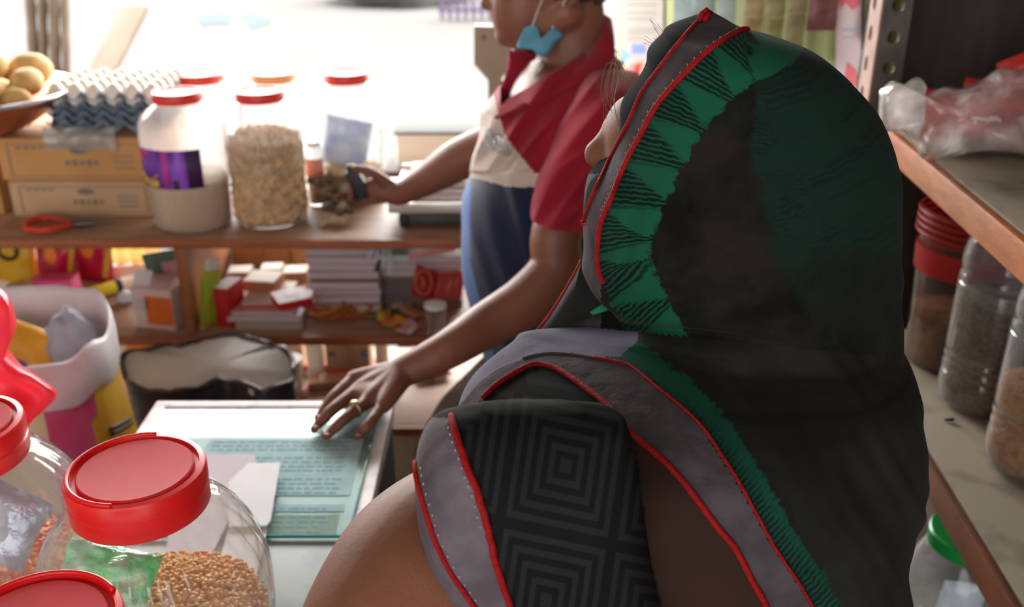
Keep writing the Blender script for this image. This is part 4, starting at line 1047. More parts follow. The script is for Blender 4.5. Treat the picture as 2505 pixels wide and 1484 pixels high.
obj('rolled_rim', MB().tube([Vector((cen.x + (p.x - cen.x) * 1.01, cen.y + (p.y - cen.y) * 1.01, p.z + .002)) for p in cl], [.006 + .003 * noise.noise(Vector((i * .6, 4, 0))) for i in range(n)], 8, closed=True), m_blk, t, world=True)
fl = [Vector((cen.x + (p.x - cen.x) * .975, cen.y + (p.y - cen.y) * .985, p.z + .003)) for p in cl]
mb = MB().add(fl + [p - Vector((0, 0, .02)) for p in fl] + [cen + Vector((0, 0, .004))], [(i, (i + 1) % n, (i + 1) % n + n, i + n) for i in range(n)] + [((i + 1) % n, i, 2 * n) for i in range(n)])
t2 = solo('grey_sheet', mb, m_gsheet, 'smooth grey sheet covering the goods in the mouth of the black sack', 'sheet', smooth=True)

m_wov = mat('woven_white_sack', (246, 240, 244), .55, c2=(230, 222, 228), scale=10, bump=.3, bscale=30, transl=.25)
wr = [(-40, 720), (0, 712), (60, 706), (130, 702), (190, 708), (235, 716), (258, 736), (265, 770), (262, 800), (240, 836), (190, 868), (130, 890), (60, 905), (0, 905), (-60, 880), (-90, 820), (-80, 760)]
WZ = .99
cl = [Vector(p) for p in edge_loop(wr, WZ)]
cl = [Vector(p) for p in catm([list(p) for p in cl + [cl[0]]], 3)][:-1]
for i, p in enumerate(cl): p.z += .012 * noise.noise(Vector((i * .3, 7, 0)))
cen = sum(cl, Vector()) / len(cl); n = len(cl)
def loft_loop(lv, seed, wob=.03):
    vs = []
    for s_, dz in lv:
        for i, p in enumerate(cl):
            w_ = 1 + wob * noise.noise(Vector((p.x * 11 + seed, p.y * 11, dz * 9)))
            vs.append(Vector((cen.x + (p.x - cen.x) * s_ * w_, cen.y + (p.y - cen.y) * s_ * w_, max(.003, p.z + dz))))
    return vs, [(j * n + i, j * n + (i + 1) % n, (j + 1) * n + (i + 1) % n, (j + 1) * n + i) for j in range(len(lv) - 1) for i in range(n)]
t = thing('woven_sack', 'open woven sack with a white rolled-down rim and pink and yellow printed sides', 'sack', (cen.x, cen.y, 0))
vs, fs = loft_loop([(1.0, -.045), (1.02, -.12), (1.12, -.25), (1.19, -.42), (1.2, -.70), (1.15, -.92), (1.0, -.98)], 2)
body = MB().add(vs, fs); body.f.append(tuple(6 * n + i for i in range(n))); body.mi.append(0)
m_pinkp = mat('pink_sack_print', (190, 60, 110), .5, c2=(214, 110, 150), scale=7, bump=.3, bscale=20); m_yelp = mat('yellow_sack_print', (224, 184, 60), .4, c2=(206, 150, 40), scale=7, bump=.3, bscale=20)
m_beige = mat('beige_sack_print', (196, 186, 150), .5, bump=.3, bscale=20)
YS = [(262, 800), (225, 890), (215, 940), (238, 985), (228, 1040), (245, 1110)]
for i, f in enumerate(body.f):
    c = sum((body.v[k] for k in f), Vector()) / len(f); px, py, d = proj(c)
    e = polydist(YS, px, py)[0]
    body.mi[i] = 1 if e > 0 else (0 if px > 112 + max(0, py - 1000) * .1 else 2)
obj('sack_body', body, [m_pinkp, m_yelp, m_beige], t, world=True)
vs, fs = loft_loop([(.93, -.40), (.95, -.25), (.97, -.08), (.985, -.01), (1.01, .004), (1.05, -.004), (1.075, -.03), (1.08, -.068), (1.045, -.075)], 5, .02)
rimo = obj('rolled_rim', MB().add(vs, fs), m_wov, t, world=True, label='white folded-down rim')
tb_ = bvh(body) if False else None
# printed marks on the side of the sack
bt = None
def sackpt(px, py, off=.004):
    # on the printed side, which the camera faces
    dg = bpy.context.evaluated_depsgraph_get()
    return None
SB = MB(); SB.v, SB.f = loft_loop([(1.0, -.045), (1.02, -.12), (1.12, -.25), (1.19, -.42), (1.2, -.70), (1.15, -.92), (1.0, -.98)], 2); SB.mi = [0] * len(SB.f)
st_ = bvh(SB)
mk = MB()
for P in ([(236, 905), (262, 855)], [(244, 912), (270, 868)], [(240, 895), (262, 905)], [(250, 880), (272, 892)], [(266, 1050), (318, 1022)], [(270, 1062), (320, 1034)]):
    mk.tube([on(st_, x, y, .002) for x, y in line2(P, 4)], .003, 6)
obj('printed_band', mk, m_black, t, world=True)
mk = MB()
for P in ([(44, 1085), (52, 1100), (40, 1108), (58, 1112)], [(62, 1078), (58, 1098), (70, 1102), (76, 1082)], [(80, 1062), (92, 1080), (118, 1098)], [(48, 1066), (60, 1060), (66, 1070)]):
    mk.tube([on(st_, x, y, .002) for x, y in line2(P, 5)], .0014, 6)
obj('handwriting', mk, m_black, t, world=True)
# goods in the white sack
q = PZ(40, 838, WZ - .05)
t = thing('yellow_packet', 'yellow packet with a blue round logo inside the woven sack', 'packet', (q.x, q.y, q.z - .03))
obj('wrapper', pillow_pack(.12, .12, .035, 71).xf(Matrix.Translation((0, 0, 0)) @ Matrix.Rotation(R(-35), 4, 'X') @ Matrix.Rotation(R(20), 4, 'Y')), mat('warm_yellow_pack', (234, 170, 40), .35, c2=(222, 150, 30), scale=10), t)
obj('logo', MB().ell((.012, -.019, -.022), (.028, .004, .020)).xf(Matrix.Rotation(R(-35), 4, 'X') @ Matrix.Rotation(R(20), 4, 'Y')), mat('logo_blue', (50, 110, 190), .4), t)
q = PZ(150, 812, WZ - .04)
solo('clear_bag', cr_ball((q.x + .012, q.y, WZ - .06), (.04, .036, .058), 15, .3), mat('cloudy_poly', (216, 218, 230), .25, transl=.5, c2=(196, 198, 214), scale=20), 'crumpled clear plastic bag inside the woven sack', 'bag', smooth=True)
lin_ = MB(); lin_.lathe([(.10, -.3), (.10, -.14), (.002, -.12)], 30).xf(Matrix.Translation((cen.x, cen.y, WZ)))
solo('sack_contents', lin_, m_beige, 'dim packed goods deep inside the woven sack', 'goods', kind='stuff')
# pink carry bag at the left edge
m_pbag = mat('pink_red_polythene', (252, 62, 92), .3, c2=(254, 96, 118), scale=6, transl=.45, bump=.25, bscale=14)
pb = [(-260, 640), (-120, 640), (0, 705), (30, 745), (40, 800), (20, 845), (50, 890), (100, 925), (140, 962), (110, 1000), (70, 1040), (42, 1100), (10, 1130), (-120, 1180), (-300, 1150)]
def inflate(poly, D, thick, seed=0, grid=40, amp=.01):
    """a bulging cushion-like body from an outline at its own distance, real thickness front and back"""
    P = line2(poly + [poly[0]], 4)[:-1]; n = len(P); c = (sum(p[0] for p in P) / n, sum(p[1] for p in P) / n); vs = []; fs = []; rings = 9
    for side in (-1, 1):
        for j in range(rings):
            s_ = 1 - (j / rings) ** 1.3
            for x, y in P:
                px = c[0] + (x - c[0]) * s_; py = c[1] + (y - c[1]) * s_
                d = D + side * (thick * math.sqrt(max(0, 1 - s_ ** 2.6)) + amp * noise.noise(Vector((px * .012 + seed, py * .012, side))) * (1 - s_ ** 6))
                vs.append(PD(px, py, d))
        vs.append(PD(c[0], c[1], D + side * thick))
    N = rings * n + 1
    for k in (0, 1):
        for j in range(rings - 1):
            for i in range(n):
                a = k * N + j * n; q = (a + i, a + (i + 1) % n, a + n + (i + 1) % n, a + n + i); fs.append(q if k else q[::-1])
        for i in range(n):
            a = k * N + (rings - 1) * n; fs.append((a + i, a + (i + 1) % n, k * N + N - 1))
    mb = MB().add(vs, fs)
    return mb
pbm = inflate(pb, 1.22, .05, 3, amp=.03)
t = solo('carry_bag', pbm, m_pbag, 'bright pink red plastic carry bag at the left edge in front of the woven sack', 'bag', smooth=True)
# ================================================================ GOODS ON THE RIGHT RACK
m_film = clear_mat('milky_film', milky=.2, rough=.2, gloss=1.8, bump=1.0, bscale=16, milk=(240, 230, 226), mod=.42, mscale=16)
m_rp = mat('red_masala_pack', (186, 40, 34), .4, c2=(150, 30, 28), scale=14); m_wp = mat('white_print', (232, 214, 206), .6); m_dkp = mat('dark_print', (70, 30, 24), .6); m_orp = mat('orange_print2', (226, 100, 40), .5)
def redpack(c, w_, h_, d_, seed, lb, rz, tilt=0, marks=True):
    t = thing('spice_packet', lb, 'packet', c, rz, 'red spice packets in the plastic bag')
    T = Matrix.Rotation(R(tilt), 4, 'Y')
    obj('wrapper', pillow_pack(w_, h_, d_, seed).xf(T), m_rp, t)
    if marks:
        mk = MB(); y = -d_ * .5 - .004
        for k, (u, v, a, b_) in enumerate(((-.22, .06, .05, .012), (-.12, .08, .05, .012), (-.22, .0, .012, .03), (-.15, .02, .012, .026), (-.08, .02, .012, .026), (-.14, .05, .12, .006))): mk.box((u * w_, y, v * h_ + .003), (a * w_, .002, max(.004, b_ * 2 * h_)))
        obj('printed_name', mk.xf(T), m_wp, t, smooth=False)
        obj('printed_strip', MB().box((-.05 * w_, y + .001, -.32 * h_), (.55 * w_, .002, .012)).xf(T), m_dkp, t, smooth=False)
    return t
pa = PZ(2395, 386, RZ1); 
redpack((pa.x + .045, pa.y + .030, RZ1 + .047), .24, .085, .05, 81, 'red spice packet with a pale printed name, foremost in the plastic bag', R(-8))
redpack((pa.x + .10, pa.y + .05, RZ1 + .118), .13, .07, .045, 82, 'red spice packet tilted on top inside the plastic bag', R(-10), -25, False)
redpack((pa.x + .06, pa.y + .085, RZ1 + .05), .14, .08, .045, 83, 'red spice packet deepest in the bag, behind the printed one', R(4), 8, False)
bagpx = [(2152, 222), (2186, 196), (2218, 214), (2262, 232), (2310, 210), (2352, 214), (2400, 196), (2448, 163), (2500, 168), (2560, 172), (2600, 280), (2580, 386), (2480, 376), (2400, 372), (2330, 384), (2262, 392), (2238, 360), (2212, 322), (2185, 322), (2152, 312)]
solo('plastic_bag', inflate(bagpx, 1.40, .065, 11, amp=.035), m_film, 'crumpled milky plastic bag of red packets on the top rack shelf', 'bag', smooth=True)
solo('plastic_bag', inflate([(2168, 240), (2215, 205), (2250, 190), (2280, 240), (2290, 300), (2240, 330), (2180, 318)], 1.50, .03, 17, amp=.02), m_film, 'small grey plastic bag bunched up by the slotted post', 'bag', smooth=True)
m_tub = clear_mat('brownish_clear_plastic', tint=(232, 214, 204), milky=.06, rough=.12, gloss=1.4, milk=(206, 186, 176))
m_tred = mat('tub_red_band', (176, 40, 36), .45, transl=.3); m_brown = mat('brown_powder', (120, 84, 54), .9, c2=(92, 62, 40), scale=60, bump=.3); m_seed = mat('brown_seeds', (112, 88, 68), .85, c2=(70, 54, 42), scale=160, bump=.6, bscale=300); m_jag = mat('orange_brown_powder', (158, 104, 52), .9, c2=(120, 76, 38), scale=90, bump=.4, bscale=200)
tu = PZ(2318, 880, RZ2); th_ = PY(2318, 512, tu.y).z - RZ2
t = thing('plastic_tub', 'clear tub with a red rim and red printed band beside the woman\'s shoulder', 'tub', (tu.x, tu.y, RZ2 + .001))
obj('tub_body', MB().lathe([(.066, 0), (.070, .005), (.080, th_ * .94), (.082, th_)], 56, cap1=False), m_tub, t)
rb = MB()
for k in range(4): rb.tube([Vector((.0835 * math.cos(a), .0835 * math.sin(a), th_ - .004 - .011 * k)) for a in [i * math.pi / 24 for i in range(48)]], .003, 6, closed=True)
obj('ribbed_rim', rb, m_tred, t)
obj('inner_lining', MB().lathe([(.078, th_ - .05), (.0805, th_ + .001)], 48, cap0=False, cap1=False), m_tred, t)
obj('printed_band', MB().lathe([(.0795, th_ * .62), (.0815, th_ * .78)], 48, cap0=False, cap1=False), m_tred, t)
o_ = solo('brown_powder', MB().lathe([(.064, .003), (.068, .01), (.072, th_ * .33), (.002, th_ * .36)], 40).xf(Matrix.Translation((tu.x, tu.y, RZ2 + .001))), m_brown, 'brown powder in the bottom of the clear tub with the red rim', 'powder', kind='stuff', smooth=True)
def bottle(px, py, r, h, fill, lb, m_c, cname, cl_, capm, caph=.03):
    c = PZ(px, py, RZ2); t = thing('pet_bottle', lb, 'bottle', (c.x, c.y, RZ2 + .001), 0, 'clear bottles on the middle rack shelf')
    pr = [[r * .72, 0], [r * .92, .006], [r, .025], [r, .05], [r * .965, .056], [r, .064], [r * .965, .072], [r, .080], [r * .965, .088], [r, .096], [r, h * .60], [r * .96, h * .62], [r, h * .645], [r * .96, h * .67], [r * 1.0, h * .70], [r * .96, h * .78], [r * .80, h * .87], [r * .52, h * .935], [r * .36, h * .955], [r * .36, h * .985]]
    obj('bottle_body', MB().lathe([tuple(p) for p in catm(pr, 3)], 56, cap1=False), m_jarB, t)
    if capm: obj('cap', MB().lathe([(r * .44, h * .945), (r * .45, h * .95), (r * .45, h * .95 + caph), (r * .42, h * .95 + caph + .002)], 40, wob=lambda a, z: 1 + .012 * math.cos(a * 36)), capm, t, smooth='auto')
    solo(cname, MB().lathe([(r * .68, .003), (r * .88, .008), (r * .955, .025), (r * .955, h * fill - .006), (r * .5, h * fill), (.002, h * fill)], 48).xf(Matrix.Translation((c.x, c.y, RZ2 + .001))), m_c, cl_, 'spice', kind='stuff', smooth=True)
    return c
bottle(2392, 985, .062, .325, .56, 'clear bottle of brown seeds with a pink cap under the top shelf edge', m_seed, 'brown_seeds', 'brown seeds in the bottle with the pink cap', mat('pink_cap', (206, 40, 110), .4))
bottle(2515, 1140, .060, .325, .40, 'clear bottle of orange brown powder cut off by the right edge', m_jag, 'orange_brown_powder', 'orange brown powder in the bottle cut off by the right edge', mat('white_cap', (220, 220, 220), .4))
q = PZ(2323, 1031, RZ2)
solo('clove', MB().limb([Vector((q.x - .006, q.y, RZ2 + .003)), Vector((q.x + .004, q.y, RZ2 + .004))], [.0022, .0028], 8), mat('clove_brown', (36, 28, 24), .8), 'single dark clove lying on the middle rack shelf', 'clove', smooth=True)
q = Vector((PY(2375, 1310, 1.17).x, 1.17, RZ3 + .001)); h = PY(2375, 1310, 1.17).z - RZ3
t = thing('green_capped_jar', 'clear jar with a green cap on the lowest rack shelf', 'jar', tuple(q))
obj('jar_body', MB().lathe([tuple(p) for p in catm([[.06, 0], [.072, .006], [.075, .03], [.075, h * .62], [.070, h * .80], [.060, h * .90], [.054, h * .94], [.054, h * .97]], 4)], 56, cap1=False), m_jarB, t)
obj('cap', MB().lathe([(.057, h * .93), (.058, h * .94), (.058, h * 1.02), (.055, h * 1.03), (.002, h * 1.03)], 48, cap0=False, wob=lambda a, z: 1 + .008 * math.cos(a * 40)), mat('green_cap', (20, 140, 60), .35), t, smooth='auto')
for k, (dx, dz, a) in enumerate(((-.03, .05, 20), (.02, .06, -30), (-.005, .13, 8))):
    solo('white_packet', pillow_pack(.07, .08, .02, 90 + k).xf(Matrix.Translation((q.x + dx, q.y - .015 * k + .01, q.z + dz)) @ Matrix.Rotation(R(a), 4, 'Y')), m_wcr,
         ['left white packet at the bottom of the green capped jar', 'right white packet at the bottom of the green capped jar', 'upper white packet in the green capped jar'][k], 'packet', 'white packets in the green capped jar', smooth=True)
sk = PZ(2262, 1325, RZ3)
solo('cloth_sack', cr_ball((sk.x + .01, 1.42, RZ3 + .10), (.08, .09, .085), 21, .18, (32, 20)), mat('beige_cloth', (150, 130, 118), .9, c2=(132, 112, 102), scale=12, bump=.2), 'slumped beige cloth sack on the lowest rack shelf behind the green capped jar', 'sack', smooth=True)

# ================================================================ THINGS ON THE GREEN WALL
WI = WM.inverted()
def onwall(px, py, off=0.0):
    o = WI @ CAM; d = (WI.to_3x3() @ ray(px, py)); t = (-off - o.x) / d.x
    return o + d * t          # local wall coordinates
def wall_sheet(px, name, lb, m, off, th=.0015, cat='poster', parts=()):
    q = [onwall(x, y, off) for x, y in px]; c = sum(q, Vector()) / len(q)
    t = thing(name, lb, cat, tuple(WM @ c), WA)
    def pl(q, o2, tt):
        n = len(q); a = [Vector((-o2, p.y - c.y, p.z - c.z)) for p in q]; return MB().add(a + [v + Vector((-tt, 0, 0)) for v in a], [tuple(range(n)), tuple(range(n, 2 * n))[::-1]] + [(i, i + n, (i + 1) % n + n, (i + 1) % n) for i in range(n)])
    obj('paper_sheet', pl(q, 0, th), m, t, smooth=False)
    for nm, ppx, pm in parts:
        mb = MB()
        for pp in ppx: mb.merge(pl([onwall(x, y, off) for x, y in pp], th, .0008))
        obj(nm, mb, pm, t, smooth=False)
    return t
rect = lambda a, b_, c, d: [(a, c), (b_, c), (b_, d), (a, d)]
m_notice = mat('grey_notice_paper', (150, 142, 136), .8, c2=(140, 132, 126), scale=3)
wall_sheet(rect(1521, 1624, -110, 152), 'printed_notice', 'tall grey printed notice with a blue logo on the green wall behind the man', m_notice, .004,
           parts=[('printed_text', [rect(1535, 1535 + w_, y, y + 5) for y, w_ in ((-90, 70), (-70, 74), (-50, 60), (-28, 72), (-8, 50), (8, 72), (28, 70), (44, 66), (68, 74), (78, 70), (92, 40))], m_ink),
                  ('blue_logo', [rect(1547, 1581, 108, 131)], mat('logo_blue2', (50, 86, 170), .6)), ('logo_stripe', [[(1554, 126), (1576, 112), (1578, 114), (1557, 128)], [(1551, 118), (1566, 110), (1567, 112), (1552, 120)]], m_wp),
                  ('teal_corner', [[(1521, 118), (1538, 128), (1548, 152), (1521, 152)]], mat('teal_print', (70, 130, 140), .7))])
wall_sheet(rect(2046, 2108, -140, 330), 'wall_poster', 'narrow pinkish white poster with a red blot at the top on the green wall', mat('pink_white_poster', (206, 190, 190), .7, c2=(196, 176, 182), scale=6), .004,
           parts=[('red_print', [[(2052, -40), (2100, -50), (2106, 10), (2088, 26), (2070, 6), (2058, 24)]], mat('poster_red', (210, 90, 100), .7)), ('red_blot', [[(2074, 150), (2096, 170), (2104, 215), (2066, 200)]], mat('poster_red', (210, 90, 100), .7)),
                  ('blue_print', [rect(2062, 2092, 70, 76), rect(2062, 2090, 88, 94)], mat('poster_blue', (150, 160, 190), .7))])
rbq = onwall(1566, 185, .03); rbw = WM @ rbq
solo('red_pouch', pillow_pack(.10, .16, .05, 97).xf(Matrix.Translation(rbw + Vector((0, 0, -.04))) @ Matrix.Rotation(WA, 4, 'Z') @ Matrix.Rotation(R(-60), 4, 'Z')), mat('orange_red_pouch', (220, 50, 30), .4), 'orange red pouch hanging on the green wall below the printed notice', 'pouch', smooth=True)
# strips of sachets
m_sa = [mat('olive_sachet', (150, 146, 112), .3, c2=(196, 186, 160), scale=24, transl=.45, bump=.3), mat('pale_sachet', (206, 214, 216), .3, c2=(170, 180, 186), scale=24, transl=.45, bump=.3),
        mat('tan_sachet', (166, 140, 108), .3, c2=(206, 196, 170), scale=24, transl=.45, bump=.3), mat('maroon_sachet', (130, 60, 60), .35, c2=(190, 150, 150), scale=20, transl=.3, bump=.3)]
m_hook = mat('hook_wire', (80, 76, 70), .4, metal=.8)
ST = [(1672, 1, 150, 30, 'pale strip of sachets, leftmost on the green wall', .06), (1722, 1, 130, -6, 'white strip of sachets, second from the left on the green wall', .055), (1778, 1, 150, 20, 'pale greenish strip of sachets behind the top of the headscarf', .05),
      (1846, 2, 128, 10, 'tan strip of sachets right of the pale ones', .045), (1898, 0, 134, 25, 'olive strip of sachets in the middle of the hanging strips', .05), (1950, 0, 128, 16, 'olive strip of sachets next to the maroon packets', .045), (2014, 3, 76, 5, 'strip of maroon and white packets by the poster', .06)]
for k, (px, mi, yb, tw, lb, w_) in enumerate(ST):
    p = WM @ onwall(px, 20, .06); zb_ = PY(px, yb, p.y).z; n = 6; hh = .075
    t = thing('sachet_strip', lb, 'sachets', (p.x, p.y, zb_), R(tw), 'strips of sachets hanging on the green wall')
    for j in range(n):
        obj('sachet', pillow_pack(w_, hh * .98, .012, 100 + 7 * k + j, nx=8, ny=8).xf(Matrix.Translation((0, 0, (j + .5) * hh)) @ Matrix.Rotation(R(random.uniform(-4, 4)), 4, 'Z')), m_sa[mi], t)
    top = Vector((0, 0, n * hh)); back = Matrix.Rotation(-R(tw), 4, 'Z') @ (Vector((WM.to_3x3() @ Vector((.065, 0, 0)))))
    obj('hook', MB().tube([top - Vector((0, 0, .01)), top + Vector((0, 0, .02)), top + Vector((0, 0, .025)) + back], .0015, 6), m_hook, t)

# ================================================================ WEIGHING SCALE ON THE SHELF, STREET
m_scb = mat('scale_dark_body', (70, 68, 66), .5, c2=(58, 56, 54), scale=10); m_scp = mat('scale_pan', (206, 204, 196), .3, metal=.4); m_sch = mat('scale_beige', (170, 158, 140), .6, c2=(158, 146, 128), scale=5)
s0 = PY(975, 575, 2.06); s1 = PY(1175, 575, 2.06); zt = PY(1050, 530, 2.06).z
t = thing('weighing_scale', 'weighing scale with a beige display head on a pole behind the man\'s arm', 'scale', ((s0.x + s1.x) / 2, 2.20, SZ1 + .001))
obj('scale_base', MB().box(((s0.x + s1.x) / 2, 2.20, SZ1 + .004 + (zt - SZ1) / 2), (s1.x - s0.x, .26, zt - SZ1 - .006), bev=.006), m_scb, t, world=True, smooth='auto')
obj('foot', MB().box((s0.x + .012, 2.066, SZ1 + .02), (.018, .012, .03), bev=.002), m_black, t, world=True, smooth='auto')
pz = PY(1050, 522, 2.05).z; p0 = PY(950, 520, 2.05)
obj('pan', MB().box(((p0.x + s1.x) / 2, 2.205, pz + .006), (s1.x - p0.x, .31, .012), bev=.004).box(((p0.x + s1.x) / 2, 2.052, pz + .012), (s1.x - p0.x, .006, .024), bev=.002).box(((p0.x + s1.x) / 2, 2.358, pz + .012), (s1.x - p0.x, .006, .024), bev=.002), m_scp, t, world=True, smooth='auto')
Yp = 2.30
pole = obj('pole', MB().tube([Vector((PY(1207, 500, Yp).x, Yp, SZ1 + .03)), PY(1207, 180, Yp)], .011, 16), m_sch, t, world=True, smooth='auto')
hd = [(1160, 64), (1252, 66), (1252, 166), (1228, 190), (1226, 300), (1196, 300), (1194, 196), (1160, 158)]
hq = [PY(x, y, Yp - .02) for x, y in hd]; n = len(hq)
mb = MB().add(hq + [v + Vector((0, .04, 0)) for v in hq], [tuple(range(n)), tuple(range(n, 2 * n))[::-1]] + [(i, i + n, (i + 1) % n + n, (i + 1) % n) for i in range(n)])
hd_o = obj('display_head', mb, m_sch, t, world=True, smooth=False)
obj('screw', MB().ell(PY(1183, 92, Yp - .022), (.004, .003, .004)), m_scb, hd_o, world=True)
# papers on the pan
bz = pz + .0125
for k, (x0, x1, col_, lb) in enumerate(((980, 1140, (220, 226, 224), 'white booklet lying lowest on the scale pan'), (1005, 1140, (150, 160, 150), 'grey booklet in the middle of the pile on the scale pan'), (1000, 1150, (206, 150, 130), 'pale red booklet on top of the pile on the scale pan'))):
    a = PY(x0, 500, 2.10); b_ = PY(x1, 500, 2.10)
    tt_ = thing('booklet', lb, 'booklet', ((a.x + b_.x) / 2, 2.19, bz + k * .0145), R(3 * k - 2), 'booklets on the scale pan')
    obj('cover', MB().box((0, 0, .0066), (b_.x - a.x, .17, .0132), bev=.001), mat('booklet%d' % k, col_, .7), tt_, smooth='auto')
    obj('page_block', MB().box((0, -.0008, .0066), (b_.x - a.x - .006, .170, .010)), m_white, tt_, smooth=False)
# bench with a white foam box just outside
m_out = mat('street_wood', (70, 56, 46), .8, c2=(60, 48, 40), scale=6); m_foam = mat('foam_box', (236, 236, 232), .8); m_lidg = mat('foam_lid_seam', (52, 50, 46), .8)
a = PY(972, 410, 2.85); b_ = PY(1210, 410, 2.85); c_ = PY(1050, 324, 2.85)
t = thing('foam_box', 'white foam box with a dark lid seam standing outside behind the scale', 'box', ((a.x + b_.x) / 2, 2.97, a.z))
obj('box_body', MB().box((0, 0, (c_.z - a.z) / 2), (b_.x - a.x, .24, c_.z - a.z), bev=.006), m_foam, t, smooth='auto')
obj('lid_seam', MB().box((0, 0, c_.z - a.z - .002), (b_.x - a.x + .012, .252, .008), bev=.002), m_lidg, t, smooth='auto')
t2 = thing('street_bench', 'low wooden bench outside carrying the white foam box', 'bench', ((a.x + b_.x) / 2, 2.97, -.11))
obj('bench_top', MB().box((0, 0, a.z + .11 - .0205), (b_.x - a.x + .08, .32, .04), bev=.003), m_out, t2, smooth='auto')
for dx in (-1, 1):
    for dy in (-1, 1): obj('leg', MB().box((dx * ((b_.x - a.x) / 2), dy * .12, (a.z + .07) / 2), (.05, .05, a.z + .07), bev=.003), m_out, t2, smooth='auto')
# poles, blue patches and gate in the bright street
m_bam = mat('sunlit_bamboo', (88, 74, 58), .8, c2=(78, 62, 46), scale=5); m_blues = mat('pale_blue_patch', (66, 78, 83), 1.0, spec=0); m_gate = mat('pale_purple_bars', (104, 90, 118), .7); m_heap = mat('grey_brown_wedge', (90, 87, 84), .95, c2=(80, 80, 78), scale=3)
BP = [((70, -60), (84, 176), .018, 'leftmost bamboo pole outside behind the potatoes'), ((102, -60), (108, 180), .016, 'second bamboo pole from the left outside'), ((130, -60), (136, 178), .018, 'third bamboo pole from the left outside'), ((158, -40), (162, 170), .014, 'thin bamboo pole beside the third one')]
for k, (p, q, r, lb) in enumerate(BP):
    a = PY(p[0], p[1], 3.6); b_ = PY(q[0], q[1], 3.45); d = (b_ - a).normalized(); foot = b_ + d * ((b_.z + .10) / -d.z)
    mb = MB(); L = (foot - a).length; m_ = 14; P2 = [a + (foot - a) * (i / (m_ * 3)) for i in range(m_ * 3 + 1)]
    mb.tube(P2, [r * (1.12 if i % 3 == 0 else 1) for i in range(m_ * 3 + 1)], 12)
    solo('bamboo_pole', mb, m_bam, lb, 'pole', 'bamboo poles standing in the bright street', smooth=True)
a = PY(330, 20, 3.7); b_ = PY(236, 205, 3.4); d = (b_ - a).normalized(); foot = b_ + d * ((b_.z + .10) / -d.z); wv = Vector((.05, 0, .01))
mb = MB().box((0, 0, 0), (.10, .02, (foot - a).length), bev=.003); mb.xf(Matrix.Translation((a + foot) / 2) @ (foot - a).to_track_quat('Z', 'Y').to_matrix().to_4x4())
solo('leaning_board', mb, m_bam, 'pale wooden board leaning outside right of the bamboo poles', 'board')
for k, (px, lb) in enumerate((([(486, 40), (556, 36), (562, 60), (530, 56), (492, 62)], 'left pale blue patch standing in for a distant vehicle window'), ([(598, 34), (650, 44), (664, 54), (614, 70)], 'right pale blue patch standing in for a distant vehicle window'))):
    q = [PZ(x, y, -.108) for x, y in px]; n = len(q)  # flat patches standing in for the windows of a distant vehicle
    solo('blue_patch', MB().add(q + [v + Vector((0, 0, .012)) for v in q], [tuple(range(n)), tuple(range(n, 2 * n))[::-1]] + [(i, i + n, (i + 1) % n + n, (i + 1) % n) for i in range(n)]), m_blues, lb, 'sheet', smooth=False)
g0_ = PZ(1082, 48, -.11); t = thing('barred_gate', 'pale purple barred gate across the street left of the man\'s head', 'gate', tuple(g0_))
for k in range(9): obj('bar', MB().box((k * .10, 0, .7), (.045, .03, 1.4), bev=.004), m_gate, t, smooth='auto')
obj('rail', MB().box((.4, 0, .12), (.9, .02, .05)).box((.4, 0, 1.3), (.9, .02, .05)), m_gate, t, smooth=False)
q = PZ(950, 34, -.11)  # mound standing in for a grey brown wedge of unclear nature
solo('grey_brown_mound', cr_ball((q.x, q.y + 1.4, .1), (1.0, .9, .6), 31, .2, (32, 16)), m_heap, 'low grey brown mound standing in for a dull wedge across the street', 'heap', kind='stuff', smooth=True)
# ================================================================ MAN IN THE POLO SHIRT
m_skin = mat('man_skin', (134, 84, 64), .5, c2=(116, 70, 54), scale=9, bump=.05, bscale=200, sss=.08)
MY = 1.72
t_man = thing('person', 'man in a maroon and navy polo shirt, mask under his chin, hand on glass', 'person', (PY(1350, 700, MY).x, MY, 0))
B = MB()
# trunk, hips and legs (inside the clothes)
B.merge(rowloft([(150, 1300, 1480, MY, .07), (200, 1260, 1510, MY, .14), (300, 1215, 1530, MY, .17), (430, 1190, 1520, MY, .16), (600, 1165, 1500, MY, .15), (740, 1190, 1495, MY, .15), (900, 1230, 1490, MY, .14), (980, 1250, 1480, MY, .12)], 40, 4))
for yy, xs in ((1.60, -.02), (1.82, .03)):
    hip = PY(1330, 930, yy); B.limb([hip, Vector((hip.x - .03, yy - .01, .46)), Vector((hip.x - .02, yy + .01, .09))], [.074, .056, .042], 16)
    B.limb([Vector((hip.x, yy + .01, .045)), Vector((hip.x - .09, yy, .035)), Vector((hip.x - .16, yy, .03))], [.042, .036, .026], 12)
# neck and head
B.limb([PY(1402, 160, MY), PY(1400, 80, MY), PY(1385, -10, MY)], [.066, .058, .060], 20)
B.ell(PY(1352, -85, MY), (.098, .077, .108), None, 24, 16)
B.ell(PY(1280, 10, MY), (.058, .060, .078), None, 20, 14)
B.limb([PY(1246, 74, MY), PY(1300, 72, MY + .02), PY(1385, 30, MY + .045)], [.024, .030, .032], 12)
B.limb([PY(1246, 74, MY), PY(1300, 72, MY - .02), PY(1385, 30, MY - .045)], [.024, .030, .032], 12)
B.ell(PY(1243, 84, MY), (.024, .028, .022), None, 14, 10)
B.limb([PY(1216, -62, MY), PY(1202, -20, MY), PY(1191, 6, MY)], [.011, .012, .0125], 12)
for q in (-1, 1): B.ell(PY(1203, 10, MY + q * .012), (.012, .009, .008), None, 10, 8)
B.limb([PY(1218, 38, MY - .02), PY(1211, 36, MY), PY(1218, 38, MY + .02)], [.006, .009, .006], 10)
B.limb([PY(1222, 52, MY - .018), PY(1217, 53, MY), PY(1222, 52, MY + .018)], [.006, .009, .006], 10)
